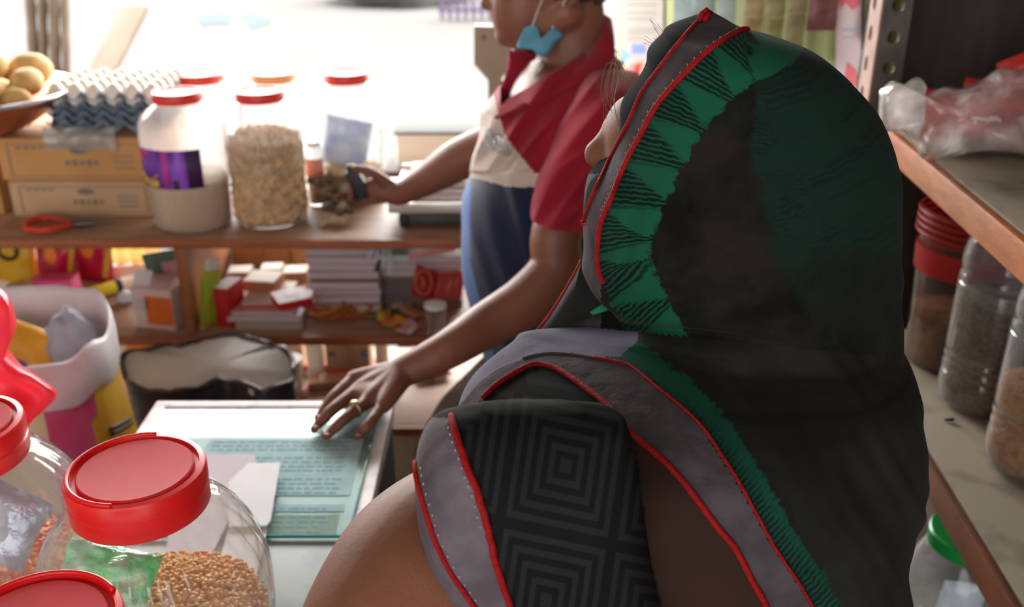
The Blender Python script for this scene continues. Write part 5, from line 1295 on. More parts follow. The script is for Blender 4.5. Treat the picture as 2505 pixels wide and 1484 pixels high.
B.limb([PY(1224, -78, MY - .03), PY(1216, -76, MY), PY(1224, -78, MY + .03)], [.010, .012, .010], 10)
for q in (-1, 1):
    e = PY(1392, -28, MY + q * .074)
    B.limb([e + Vector((.008, 0, .026)), e + Vector((.018, q * .012, .012)), e + Vector((.014, q * .010, -.010)), e + Vector((.002, q * .002, -.024))], [.007, .008, .007, .006], 8)
# near (left) arm down to the counter
sh = PY(1475, 300, 1.575); el = PY(1358, 655, 1.47); wr_ = PZ(988, 908, .972)
fm = PY(1190, 795, 1.405)
B.limb([sh, PY(1425, 430, 1.525), PY(1362, 570, 1.485), el, PY(1290, 735, 1.44), fm, PZ(1090, 858, 1.0), wr_], [.046, .044, .042, .042, .043, .037, .030, .025], 20, 5)
KN = [(866, 925), (880, 950), (906, 974), (938, 990)]; TP = [(776, 1024), (767, 1050), (796, 1068), (872, 1070)]
MD = [(818, 968), (815, 1000), (848, 1020), (902, 1036)]
for k in range(4):
    kn = PZ(*KN[k], .956); B.limb([wr_, kn], [.022, .0135], 12)
    md = PZ(*MD[k], .950); dst = PZ((MD[k][0] + TP[k][0]) / 2, (MD[k][1] + TP[k][1]) / 2, .940); tp = PZ(*TP[k], .9305)
    r = (.0092, .0095, .0092, .0080)[k]
    B.limb([kn, md, dst, tp], [r * 1.18, r * 1.02, r * .95, r * .72], 12, 4)
pm = PZ(925, 948, .958); B.ell(pm, (.040, .036, .014), Matrix.Rotation(R(35), 4, 'Z'), 16, 10)
B.limb([PZ(935, 915, .955), PZ(893, 926, .943), PZ(856, 948, .936)], [.016, .012, .009], 12)
# far (right) arm reaching over the shelf
fsh = PY(1330, 215, 1.90); fel = PY(1225, 345, 1.93); fw = PY(975, 476, 1.985)
B.limb([fsh, PY(1290, 285, 1.92), fel, PY(1120, 393, 1.95), PY(1040, 442, 1.97), fw], [.055, .048, .046, .043, .033, .024], 20, 5)
pc_ = PY(928, 465, 2.00)
B.ell(pc_, (.034, .022, .030), Matrix.Rotation(R(25), 4, 'Y'), 16, 12)
B.limb([fw, pc_], [.024, .024], 14)
B.limb([PY(950, 452, 1.985), PY(915, 425, 1.975), PY(884, 414, 1.975), PY(866, 412, 1.98)], [.015, .011, .010, .008], 12)
for k, (y, yy) in enumerate(((452, 2.022), (466, 2.02), (479, 2.016), (490, 2.008))):
    B.limb([PY(925, y - 2, yy), PY(890, y + 1, yy + .010), PY(866, y - 1, yy - .004), PY(858, y - 4, yy - .026)], [.011, .0095, .009, .0075], 10)
body = fuse(B, .0034, 5)
bm_body = bvh(body)
obj('body', body, m_skin, t_man, world=True)
# nails, ring
m_nail = mat('nail', (186, 130, 112), .35)
for k in range(4):
    nx_ = PZ(TP[k][0] + 5, TP[k][1] - 7, .9385); mb = MB().ell(nx_, (.006, .0045, .0016), Matrix.Rotation(R(40 if k < 3 else 70), 4, 'Z') @ Matrix.Rotation(R(25), 4, 'Y'), 10, 6)
    obj('fingernail', mb, m_nail, t_man, world=True)
rc = PZ(868, 1002, .953); rd = (PZ(*MD[2], .95) - PZ(*KN[2], .956)).normalized(); ru = rd.orthogonal().normalized(); rw = rd.cross(ru)
rn = obj('finger_ring', MB().tube([rc + (ru * math.cos(a) + rw * math.sin(a)) * .0112 for a in [i * math.pi / 12 for i in range(24)]], .0018, 8, closed=True).ell(rc + Vector((0, 0, .0125)), (.006, .005, .003), None, 12, 8), mat('ring_metal', (190, 184, 150), .25, metal=.9), t_man, world=True)
# hair cap, moustache, eyes
hm = MB().ell(PY(1362, -95, MY), (.101, .081, .106), Matrix.Rotation(R(-14), 4, 'Y'), 28, 18)
hm.v = [v + Vector((0, 0, 0)) for v in hm.v]
hair = piece(hm, lambda f: (lambda c: proj(c)[0] > 1300 + max(0, (proj(c)[1] + 60)) * .9 and proj(c)[1] < 6)(sum((hm.v[i] for i in hm.f[f]), Vector()) / len(hm.f[f])))
obj('hair', sheet(hair, .004), mat('dark_grey_hair', (40, 36, 34), .7, c2=(70, 66, 64), scale=120), t_man, world=True)
m_stub = mat('grey_moustache', (104, 92, 86), .8, c2=(64, 54, 50), scale=150)
obj('moustache', MB().limb([PY(1228, 33, MY - .026), PY(1212, 25, MY - .008), PY(1212, 25, MY + .008), PY(1228, 33, MY + .026)], [.003, .0052, .0052, .003], 8), m_stub, t_man, world=True)
for q in (-1, 1):
    obj('eye', MB().ell(PY(1238, -52, MY + q * .031), (.011, .012, .011), None, 14, 10), mat('eye_white', (230, 226, 220), .25), t_man, world=True)
    obj('eyebrow', MB().limb([PY(1230, -84, MY + q * .016), PY(1228, -92, MY + q * .03), PY(1246, -86, MY + q * .046)], [.003, .0035, .002], 8), mat('brow_hair', (40, 36, 34), .8), t_man, world=True)

# polo shirt: trunk and sleeves
m_maroon = mat('maroon_cotton', (156, 31, 52), .85, spec=.1, c2=(138, 26, 44), scale=8, bump=.12, bscale=300, sheen=.15)
m_offw = mat('ribbed_white_cotton', (206, 192, 184), .85, spec=.1, bump=.5, bscale=60, stretch=(.2, .2, 6), c2=(194, 178, 170), scale=6)
m_navy = mat('navy_cotton', (34, 44, 74), .85, spec=.1, c2=(28, 36, 62), scale=8, bump=.12, bscale=300, sheen=.4)
m_lblue = mat('light_blue_panel', (96, 130, 186), .85, spec=.1, sheen=.15)
rows = [(112, 1300, 1488, MY, .075), (135, 1262, 1505, MY, .11), (165, 1243, 1524, MY, .15), (200, 1226, 1546, MY, .178), (250, 1192, 1560, MY, .19), (300, 1174, 1565, MY, .193), (360, 1164, 1562, MY, .193), (430, 1147, 1555, MY, .188), (500, 1132, 1545, MY, .184), (580, 1127, 1540, MY, .182), (660, 1134, 1535, MY, .184), (740, 1154, 1530, MY, .184), (850, 1186, 1530, MY, .184), (900, 1206, 1530, MY, .182), (930, 1214, 1528, MY, .182), (985, 1228, 1526, MY, .18)]
P = rowloft(rows, 280, 22, 2.2)
# folds pulled from the belly and the arm pit
for i, v in enumerate(P.v):
    px, py, d = proj(v); nd = Vector((v.x - PY(1355, py, MY).x, v.y - MY, 0))
    if nd.length < 1e-4: continue
    nd.normalize()
    a = noise.noise(Vector(((px + py * .75) * .016, (py - px * .5) * .0035, 2))) if py < 420 else noise.noise(Vector(((px - py * .28) * .02, py * .0035, 5)))
    a = (.5 - abs(a) * 2) if py < 420 else a
    P.v[i] = v + nd * (.013 * a + (.005 * noise.noise(Vector(((px + py * .75) * .035, (py - px * .5) * .007, 6))) if py < 420 else 0))
# the coloured blocks of the shirt
L1 = [(1205, 225), (1235, 330), (1262, 368), (1306, 420), (1420, 470), (1560, 500)]     # maroon above
L2 = [(1120, 428), (1180, 440), (1240, 456), (1310, 458), (1420, 480), (1560, 505)]    # navy below
pol = thing  # (keeps the builder's name free)
shirt = obj('polo_shirt', MB(), m_maroon, t_man)
bpy.data.objects.remove(shirt)
for i, f in enumerate(P.f):
    c = sum((P.v[k] for k in f), Vector()) / len(f); px, py, d = proj(c)
    a = -polydist(L1, px, py)[0]; b_ = -polydist(L2, px, py)[0]
    far = c.y > MY + .06
    k = 0
    if b_ > 0: k = 2
    elif a > 0 or px < 1212 and py > 250: k = 1
    if k == 2 and px < 1150 + max(0, (py - 640)) * .25 and py > 300: k = 3
    if px < 1176 and 300 < py < 445 and c.y > MY + .02: k = 3
    P.mi[i] = k
trunk = bvh(P)
NECK = line2([(1520, -20), (1478, 60), (1448, 114), (1392, 154), (1327, 192), (1268, 228), (1228, 256), (1150, 300)], 4)
def kept(i):
    c = sum((P.v[k] for k in P.f[i]), Vector()) / len(P.f[i]); px, py, d = proj(c)
    return not (c.y < MY + .05 and polydist(NECK, px, py)[0] < 0 and py < 262 and px > 1224 and c.x < PY(1470, 120, MY).x)
PM = piece(P, kept); PM.mi = [P.mi[i] for i in range(len(P.f)) if kept(i)]
shirt = obj('polo_shirt', PM, [m_maroon, m_offw, m_navy, m_lblue], t_man, world=True)
S = rowloft([(178, 1450, 1560, 1.58, .03), (205, 1425, 1578, 1.55, .07), (250, 1398, 1584, 1.535, .088), (300, 1374, 1582, 1.528, .092), (360, 1346, 1576, 1.522, .09), (420, 1323, 1566, 1.518, .086), (480, 1306, 1552, 1.514, .083), (520, 1299, 1540, 1.512, .081), (527, 1300, 1536, 1.512, .078)], 96, 12, 2.2)
for i, v in enumerate(S.v):
    px, py, d = proj(v)
    a = noise.noise(Vector(((px + py * .9) * .014, (py - px * .4) * .004, 9)))
    S.v[i] = v + Vector((-.3, -.9, .2)) * (.014 * (.5 - abs(a) * 2))
slv = obj('sleeve', S, m_maroon, t_man, world=True)
stn = bvh(S)
obj('sleeve_hem', MB().tube([on(stn, x, 519 + 3 * math.sin(x * .05), .0008) for x in range(1304, 1536, 12)], .0015, 6), m_maroon, slv, world=True)
# collar
cp = [PY(1478, 30, MY + .02), PY(1490, 70, MY - .02), PY(1468, 125, MY - .075), PY(1405, 172, MY - .105), PY(1330, 214, MY - .115), PY(1262, 246, MY - .10), PY(1222, 262, MY - .06)]
cpf = [PY(1478, 30, MY + .02), PY(1470, 60, MY + .07), PY(1400, 90, MY + .10), PY(1300, 118, MY + .095), PY(1248, 128, MY + .07), PY(1240, 180, MY + .03), PY(1224, 240, MY - .0)]
def strip(path, w0, w1, up, th=.004, sub=6):
    Q = [Vector(p) for p in catm([list(p) for p in path], sub)]; n = len(Q); vs = []
    for i, p in enumerate(Q):
        u = i / (n - 1); w_ = w0 + (w1 - w0) * u; d = up(u); vs += [p, p + d * w_ * .5 + Vector((0, -.004, 0)), p + d * w_]
    fs = []
    for i in range(n - 1): a = 3 * i; fs += [(a, a + 3, a + 4, a + 1), (a + 1, a + 4, a + 5, a + 2)]
    return sheet(MB().add(vs, fs), th)
def ribbon(top, low, th=.004):
    n = len(top); vs = []
    for p, q in zip(top, low): m_ = (p + q) / 2; vs += [p, m_ + (CAM - m_).normalized() * .004, q]
    fs = []
    for i in range(n - 1): a = 3 * i; fs += [(a, a + 3, a + 4, a + 1), (a + 1, a + 4, a + 5, a + 2)]
    return sheet(MB().add(vs, fs), th)
ut = [Vector(p) for p in catm([list(PY(x, y, Y)) for x, y, Y in ((1472, 30, 1.73), (1474, 70, 1.685), (1446, 112, 1.66), (1390, 152, 1.645), (1325, 190, 1.645), (1266, 226, 1.665), (1226, 254, 1.70))], 6)]
lt2 = [Vector(p) for p in catm([list(PY(1496, 46, 1.73)), list(PY(1504, 108, 1.66))] + [list(on(trunk, x, y, .007)) for x, y in ((1486, 160), (1424, 204), (1352, 240), (1282, 268), (1216, 292))], 6)]
obj('collar', ribbon(ut, lt2), m_maroon, shirt, world=True)
obj('collar', inflate([(1244, 122), (1282, 124), (1316, 142), (1300, 178), (1262, 214), (1228, 244), (1206, 242), (1228, 205), (1240, 165)], proj(PY(1250, 190, MY + .02))[2], .012, 3), m_maroon, shirt, world=True)
obj('undershirt', inflate([(1290, 225), (1300, 180), (1322, 148), (1332, 160), (1330, 200), (1310, 235)], proj(PY(1310, 195, MY - .05))[2], .012), mat('white_undershirt', (220, 212, 206), .9), t_man, world=True)
# chest pocket with clear plastic in it
pk = MB()
for q in range(5):
    pk.tube([on(trunk, 1192 + q * 11, 318 + q * 5, .004), on(trunk, 1198 + q * 11, 352 + q * 4, .005), on(trunk, 1205 + q * 10, 362 + q * 3, .003)], .0035, 8)
obj('pocket_plastic', pk, clear_mat('pocket_film', milky=.45, rough=.15), shirt, world=True)
obj('pocket_hem', MB().tube([on(trunk, x, y, .0015) for x, y in line2([(1188, 330), (1205, 362), (1240, 376), (1256, 358)], 5)], .002, 6), m_offw, shirt, world=True)
# mask under the chin with ear loops
m_mask = mat('blue_mask', (118, 190, 216), .7, c2=(100, 172, 204), scale=14, transl=.3, bump=.4, bscale=50)
mD = proj(PY(1325, 100, MY - .072))[2]
mk = inflate([(1283, 68), (1300, 62), (1315, 68), (1322, 88), (1330, 102), (1342, 84), (1354, 66), (1366, 72), (1378, 86), (1360, 104), (1346, 128), (1330, 138), (1316, 136), (1302, 122), (1284, 120), (1264, 116), (1272, 90)], mD, .008, 5, amp=.012)
fm_ = obj('face_mask', mk, m_mask, t_man, world=True)
m_loop = mat('mask_loop', (214, 206, 204), .7)
for P2 in ([(1302, 66), (1312, 36), (1325, 2), (1342, -40), (1372, -66)], [(1350, 70), (1366, 40), (1382, 4), (1396, -34), (1394, -62)]):
    obj('ear_loop', MB().tube([on(bm_body, x, y, .003) if y < 20 else PD(x, y, mD - .004) for x, y in line2(P2, 4)], .0014, 6), m_loop, fm_, world=True)
# trousers
m_trs = mat('grey_brown_trousers', (98, 86, 78), .9, spec=.1, c2=(84, 74, 66), scale=9, bump=.15)
T1 = rowloft([(840, 1210, 1500, 1.66, .12), (900, 1168, 1490, 1.65, .13), (960, 1105, 1470, 1.63, .125), (1050, 1035, 1440, 1.61, .115), (1150, 1000, 1400, 1.60, .105), (1300, 985, 1330, 1.60, .10), (1450, 985, 1290, 1.60, .09), (1600, 985, 1270, 1.60, .085), (1660, 990, 1265, 1.60, .083)], 64, 8)
T2 = rowloft([(840, 1215, 1500, 1.78, .12), (900, 1190, 1490, 1.79, .12), (960, 1160, 1470, 1.80, .115), (1050, 1120, 1440, 1.82, .105), (1150, 1100, 1400, 1.83, .10), (1300, 1090, 1370, 1.83, .095), (1450, 1085, 1330, 1.83, .09), (1545, 1085, 1320, 1.83, .085)], 64, 8)
tr = fuse(T1.merge(T2), .007, 4); wrinkle(tr, .006, 14, 3, (1, 1, .4))
obj('trousers', tr, m_trs, t_man, world=True)
for yy in (1.60, 1.82):
    x = PY(1330, 930, yy).x
    obj('shoe', fuse(MB().limb([Vector((x + .02, yy, .045)), Vector((x - .07, yy, .04)), Vector((x - .17, yy, .034))], [.052, .048, .036], 16), .005, 2), m_dwood, t_man, world=True)
# the dark thing in his right hand
ob = PY(876, 447, 1.998)
solo('dark_bottle', MB().box((0, 0, 0), (.030, .030, .066), bev=.008, seg=3).ell((0, 0, .036), (.010, .010, .008), None, 14, 8).xf(Matrix.Translation(ob) @ Matrix.Rotation(R(-24), 4, 'Y')), mat('black_plastic', (36, 36, 40), .4), 'small dark block gripped in the man\'s far hand', 'block')
# ================================================================ WOMAN IN THE HEADSCARF
m_wskin = mat('woman_skin', (126, 80, 58), .6, spec=.3, c2=(112, 70, 50), scale=10, bump=.06, bscale=260, sss=.06)
WY = .80
t_w = thing('person', 'woman seen from behind in a dark green headscarf edged with red piping', 'person', (PY(1740, 900, WY).x, WY, 0))
HY = .82
B = MB()
# head with the face turned to the left and away
B.ell(PY(1748, 405, .845), (.088, .066, .112), None, 28, 20)
B.ell(PY(1549, 322, .872), (.026, .042, .033), None, 18, 12)
B.limb([PY(1500, 300, .885), PY(1484, 345, .885), PY(1462, 376, .885)], [.009, .011, .0135], 14)
for q in (-1, 1): B.ell(PY(1476, 383, .885 + q * .011), (.010, .008, .008), None, 10, 8)
B.ell(PY(1560, 420, .872), (.035, .045, .045), None, 18, 12)
B.limb([PY(1500, 432, .885 - .018), PY(1492, 430, .885), PY(1500, 432, .885 + .018)], [.006, .009, .006], 10)
B.limb([PY(1504, 450, .885 - .016), PY(1498, 452, .885), PY(1504, 450, .885 + .016)], [.006, .009, .006], 10)
B.ell(PY(1530, 500, .88), (.024, .028, .022), None, 14, 10)
B.limb([PY(1740, 520, .84), PY(1780, 700, .83), PY(1790, 850, WY)], [.055, .052, .062], 18)
# trunk, hips, legs
B.merge(rowloft([(830, 1640, 2050, WY, .05), (900, 1480, 2160, WY, .085), (1050, 1420, 2180, WY, .10), (1300, 1420, 2160, WY, .10), (1600, 1420, 2080, WY, .10)], 40, 4))
for q in (-1, 1):
    hx, hy = .21, WY + q * .085
    B.limb([Vector((hx, hy, .86)), Vector((hx - .02, hy, .46)), Vector((hx + .01, hy, .09))], [.09, .058, .04], 16)
    B.limb([Vector((hx + .03, hy, .045)), Vector((hx - .07, hy, .035)), Vector((hx - .14, hy, .028))], [.038, .034, .022], 12)
# near (left) arm: shoulder, elbow out over the desk, hand down on the desk
AD = .735
B.limb([PD(1440, 1140, AD + .085), PD(1330, 1235, AD + .085), PD(1195, 1300, AD + .070), PD(1055, 1385, AD + .045), PD(962, 1480, AD + .015), PD(885, 1585, AD - .01), PD(860, 1660, AD)],
       [.060, .064, .070, .071, .064, .053, .045], 24, 6)
ew = PD(866, 1660, AD); hw = Vector((-.105, .735, .985))
B.limb([PD(880, 1600, AD), ew, (ew + hw) / 2 + Vector((-.012, 0, -.01)), hw], [.050, .047, .038, .026], 18, 5)
for k, (dy, L) in enumerate(((-.027, .064), (-.009, .074), (.009, .072), (.026, .058))):
    kn = hw + Vector((.052, dy, -.034)); md = kn + Vector((L * .42, 0, -L * .45)); tp = md + Vector((L * .02, 0, -L * .5))
    B.limb([hw, kn], [.020, .013], 10); B.limb([kn, md, tp], [.0098, .0088, .0068], 10)
B.limb([hw + Vector((.01, -.018, -.004)), hw + Vector((.036, -.048, -.022)), hw + Vector((.052, -.054, -.048))], [.014, .010, .0075], 10)
# far (right) arm, bent in front of her
B.limb([PY(1640, 900, .93), Vector((.16, .95, 1.12)), Vector((.10, .93, 1.00)), Vector((.03, .87, .985))], [.050, .046, .040, .026], 16)
fr_ = Vector((.03, .87, .985))
for k in range(4):
    kn = fr_ + Vector((-.030, -.046 + .004 * k, .024 - .016 * k)); B.limb([fr_, kn], [.018, .012], 10); B.limb([kn, kn + Vector((.004, -.030, -.004)), kn + Vector((.022, -.040, -.006))], [.0092, .0085, .0065], 10)
B.limb([fr_ + Vector((.0, -.01, .014)), fr_ + Vector((-.012, -.045, .034)), fr_ + Vector((-.004, -.068, .036))], [.013, .010, .0075], 10)
wb = fuse(B, .0038, 5); wtree = bvh(wb)
obj('body', wb, m_wskin, t_w, world=True)
# loose hair at the forehead
hr = MB(); rnd = random.Random(12)
for k in range(14):
    x0, y0 = 1640 - rnd.uniform(0, 30), 95 + rnd.uniform(0, 40); x1, y1 = x0 - rnd.uniform(20, 70), y0 - rnd.uniform(10, 60)
    d = .86 + rnd.uniform(-.02, .02)
    hr.tube([PD(x, y, d) for x, y in line2([(x0 + 30, y0 + 30), (x0, y0), ((x0 + x1) / 2 + rnd.uniform(-8, 8), (y0 + y1) / 2), (x1, y1)], 5)], .00020, 4)
for k in range(14):
    x0, y0 = 1530 - rnd.uniform(0, 25), 185 + rnd.uniform(-20, 30); d = .87 + rnd.uniform(-.02, .02); bx_ = 1470 + rnd.uniform(0, 35)
    hr.tube([PD(x, y, d) for x, y in line2([(x0 + 40, y0 + 60), (x0 - 5, y0 - rnd.uniform(20, 40)), (bx_ + 10, y0 - rnd.uniform(0, 30)), (bx_, y0 + 50), (bx_ + rnd.uniform(0, 30), y0 + rnd.uniform(70, 110))], 5)], .00020, 4)
obj('hair', hr, mat('grey_brown_hair', (120, 96, 76), .5), t_w, world=True)
obj('eye', MB().ell(PY(1507, 322, .905), (.010, .011, .009), None, 12, 8), mat('eye_white2', (225, 220, 214), .3), t_w, world=True)

# ---- fabrics
def print_mat(name, teal, hatch, dark, dark2, t0, t1, hatchw):
    """cloth printed in bands that run along its border: UV x = distance from the border, y = along it"""
    m = bpy.data.materials.new(name); m.use_nodes = True; nt = m.node_tree; b = nt.nodes['Principled BSDF']
    b.inputs['Roughness'].default_value = .85; b.inputs['Specular IOR Level'].default_value = .08; b.inputs['Sheen Weight'].default_value = .02
    L = nt.links.new; N = nt.nodes.new
    uv = N('ShaderNodeUVMap'); sp = N('ShaderNodeSeparateXYZ'); L(uv.outputs[0], sp.inputs[0])
    def mth(op, a, b2=None, clamp=False):
        n = N('ShaderNodeMath'); n.operation = op; n.use_clamp = clamp
        for k, v in enumerate((a, b2)):
            if v is None: continue
            if hasattr(v, 'is_output'): L(v, n.inputs[k])
            else: n.inputs[k].default_value = v
        return n.outputs[0]
    no = N('ShaderNodeTexNoise'); no.inputs['Scale'].default_value = 5.0; no.inputs['Detail'].default_value = 5; L(uv.outputs[0], no.inputs['Vector'])
    jit = mth('MULTIPLY', mth('SUBTRACT', no.outputs[0], .5), .5)
    u = mth('ADD', sp.outputs['X'], jit); v = sp.outputs['Y']
    def step(x, e, wd=.02): 
        n = N('ShaderNodeMapRange'); n.inputs[1].default_value = e - wd; n.inputs[2].default_value = e + wd; L(x, n.inputs[0]); return n.outputs[0]
    # dark ground with worn mottling
    n2 = N('ShaderNodeTexNoise'); n2.inputs['Scale'].default_value = 13.0; n2.inputs['Detail'].default_value = 9; n2.inputs['Roughness'].default_value = .65; tco = N('ShaderNodeTexCoord'); L(tco.outputs['Object'], n2.inputs['Vector'])
    mo = step(n2.outputs[0], .53, .10)
    def mix(f, c1, c2):
        n = N('ShaderNodeMix'); n.data_type = 'RGBA'; L(f, n.inputs[0])
        for k, c in ((6, c1), (7, c2)):
            if hasattr(c, 'is_output'): L(c, n.inputs[k])
            else: n.inputs[k].default_value = rgb(c)
        return n.outputs[2]
    base = mix(mo, dark, dark2)
    # teal band with hatched wedges along the border
    fr_ = mth('ABSOLUTE', mth('SUBTRACT', mth('FRACT', mth('MULTIPLY', v, 1.0 / hatchw)), .5))           # 0 centre of wedge .. .5
    wedge = mth('SUBTRACT', mth('SUBTRACT', 1.0, mth('MULTIPLY', fr_, 2.2)), mth('MULTIPLY', u, .62))
    wm = step(wedge, 0.0, .10)
    st = mth('SINE', mth('ADD', mth('MULTIPLY', v, 48.0), mth('MULTIPLY', u, 14.0)))
    hm_ = mth('MULTIPLY', wm, step(st, -.35, .75))
    tl = mix(hm_, teal, hatch)
    inband = mth('MULTIPLY', step(u, t0), mth('SUBTRACT', 1.0, step(u, t1, .04)))
    col = mix(inband, base, tl)
    # second, dimmer green zone further in, hatched
    edge2 = mth('MINIMUM', 4.0, mth('ADD', 1.3, mth('MULTIPLY', mth('MAXIMUM', 0.0, mth('SUBTRACT', v, .6)), .62)))
    z2 = mth('MULTIPLY', step(mth('SUBTRACT', u, edge2), 0.0, .12), mth('SUBTRACT', 1.0, step(v, 10.5 if hatchw < 5 else -9.0, 2.5)))
    st2 = step(mth('SINE', mth('ADD', mth('MULTIPLY', v, 40.0), mth('MULTIPLY', u, 30.0))), 0, .4)
    n3 = N('ShaderNodeTexNoise'); n3.inputs['Scale'].default_value = .9; L(uv.outputs[0], n3.inputs['Vector'])
    big = step(n3.outputs[0], .5, .04)
    g2 = mix(mth('MULTIPLY', big, st2), tuple(int(c * .36 + 10) for c in teal), tuple(int(c * .18 + 14) for c in teal))
    col = mix(z2, col, g2)
    L(col, b.inputs['Base Color'])
    wv = N('ShaderNodeTexNoise'); wv.inputs['Scale'].default_value = 900; tcn = N('ShaderNodeTexCoord'); L(tcn.outputs['Object'], wv.inputs['Vector'])
    bp = N('ShaderNodeBump'); bp.inputs['Strength'].default_value = .12; bp.inputs['Distance'].default_value = .002; L(wv.outputs[0], bp.inputs['Height']); L(bp.outputs[0], b.inputs['Normal'])
    return m
m_scarf = print_mat('scarf_print', (20, 74, 57), (12, 25, 21), (14, 13, 13), (31, 28, 26), -.05, 1.25, 1.2)
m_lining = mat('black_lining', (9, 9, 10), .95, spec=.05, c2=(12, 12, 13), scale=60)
m_band = mat('grey_band_cloth', (76, 68, 74), .9, spec=.1, c2=(62, 55, 58), scale=30, bump=.25, bscale=70)
m_pip = mat('red_piping', (150, 24, 26), .7, spec=.1, c2=(132, 20, 22), scale=300, bump=.4, bscale=700)
m_thread = mat('pale_stitch', (150, 130, 116), .8)
m_tunic = None
def tunic_mat():
    m = bpy.data.materials.new('tunic_print'); m.use_nodes = True; nt = m.node_tree; b = nt.nodes['Principled BSDF']
    b.inputs['Roughness'].default_value = .85; b.inputs['Specular IOR Level'].default_value = .08
    L = nt.links.new; N = nt.nodes.new; uv = N('ShaderNodeUVMap'); mp = N('ShaderNodeMapping'); mp.inputs['Rotation'].default_value = (0, 0, R(-10)); mp.inputs['Scale'].default_value = (.36, .30, 1); L(uv.outputs[0], mp.inputs[0])
    sp = N('ShaderNodeSeparateXYZ'); L(mp.outputs[0], sp.inputs[0])
    def mth(op, a, b2=None):
        n = N('ShaderNodeMath'); n.operation = op
        for k, v in enumerate((a, b2)):
            if v is None: continue
            if hasattr(v, 'is_output'): L(v, n.inputs[k])
            else: n.inputs[k].default_value = v
        return n.outputs[0]
    a = mth('ABSOLUTE', mth('SUBTRACT', mth('FRACT', sp.outputs['X']), .5)); c = mth('ABSOLUTE', mth('SUBTRACT', mth('FRACT', sp.outputs['Y']), .5))
    d = mth('MAXIMUM', a, c); s_ = mth('SINE', mth('MULTIPLY', d, 62.0))
    mr_ = N('ShaderNodeMapRange'); mr_.inputs[1].default_value = -.2; mr_.inputs[2].default_value = .3; L(s_, mr_.inputs[0])
    mx = N('ShaderNodeMix'); mx.data_type = 'RGBA'; L(mr_.outputs[0], mx.inputs[0]); mx.inputs[6].default_value = rgb((20, 20, 21)); mx.inputs[7].default_value = rgb((33, 33, 35)); L(mx.outputs[2], b.inputs['Base Color'])
    return m
m_tunic = tunic_mat()
m_brownc = mat('brown_side_cloth', (50, 33, 27), .8, spec=.1, c2=(45, 29, 24), scale=12)
m_lilacc = mat('lilac_grey_cloth', (104, 100, 116), .85, spec=.1, c2=(84, 80, 92), scale=18, bump=.2)

# ---- hood
P1 = line2([(1733, 22), (1711, 50), (1685, 79), (1647, 125), (1606, 179), (1572, 227), (1544, 289), (1520, 337), (1486, 405), (1457, 467), (1440, 510), (1430, 540), (1422, 566), (1420, 590), (1416, 640), (1420, 700)], 5)
P2 = line2([(1850, 60), (1832, 74), (1806, 78), (1764, 103), (1726, 132), (1685, 172), (1640, 220), (1603, 268), (1575, 320), (1548, 368), (1524, 419), (1503, 471), (1492, 500), (1481, 522), (1469, 562), (1464, 627), (1468, 666), (1484, 700), (1500, 740), (1540, 820), (1600, 920), (1680, 1040)], 5)
hrows = [(30, 1722, 1742, HY + .01, .006), (44, 1695, 1768, HY + .01, .022), (62, 1655, 1800, HY + .005, .036), (78, 1632, 1838, HY, .05), (96, 1622, 1905, HY, .062), (130, 1592, 1992, HY, .078), (165, 1585, 2042, HY, .086), (200, 1566, 2078, HY, .092), (260, 1520, 2130, HY, .10), (330, 1511, 2161, HY, .106), (400, 1488, 2179, HY, .109), (436, 1444, 2182, HY, .11), (470, 1430, 2184, HY, .11), (540, 1424, 2186, HY, .11), (620, 1424, 2186, HY, .108), (690, 1434, 2186, HY, .105), (735, 1478, 2188, HY - .003, .104), (775, 1504, 2186, HY, .082), (800, 1530, 2180, HY, .062), (826, 1580, 2160, HY, .03)]
hrows = [r for r in hrows if r[0] < 760]
trows = [(782, 1508, 2190, WY + .012, .104), (806, 1500, 2191, WY + .004, .106), (830, 1440, 2194, WY - .004, .112), (850, 1376, 2202, WY - .01, .118), (864, 1328, 2213, WY - .016, .123), (884, 1262, 2226, WY - .022, .129), (915, 1204, 2232, WY - .03, .138), (962, 1154, 2233, WY - .04, .146), (1005, 1128, 2236, WY - .045, .15), (1060, 1120, 2241, WY - .05, .152), (1130, 1150, 2246, WY - .05, .152), (1220, 1190, 2233, WY - .05, .15), (1300, 1220, 2214, WY - .05, .148), (1390, 1250, 2202, WY - .05, .146), (1440, 1265, 2166, WY - .05, .145), (1484, 1275, 2141, WY - .05, .144), (1600, 1300, 2118, WY - .05, .142), (1760, 1310, 2100, WY - .05, .142)]
H = rowloft(hrows + trows, 260, 12, 2.22)
Q2 = line2([(1380, 858), (1410, 866), (1452, 876), (1496, 884), (1543, 897), (1607, 948), (1671, 1000), (1722, 1051), (1765, 1115), (1808, 1183), (1863, 1282), (1897, 1341), (1949, 1418), (1987, 1484), (2030, 1570), (2070, 1680), (2090, 1760)], 4)
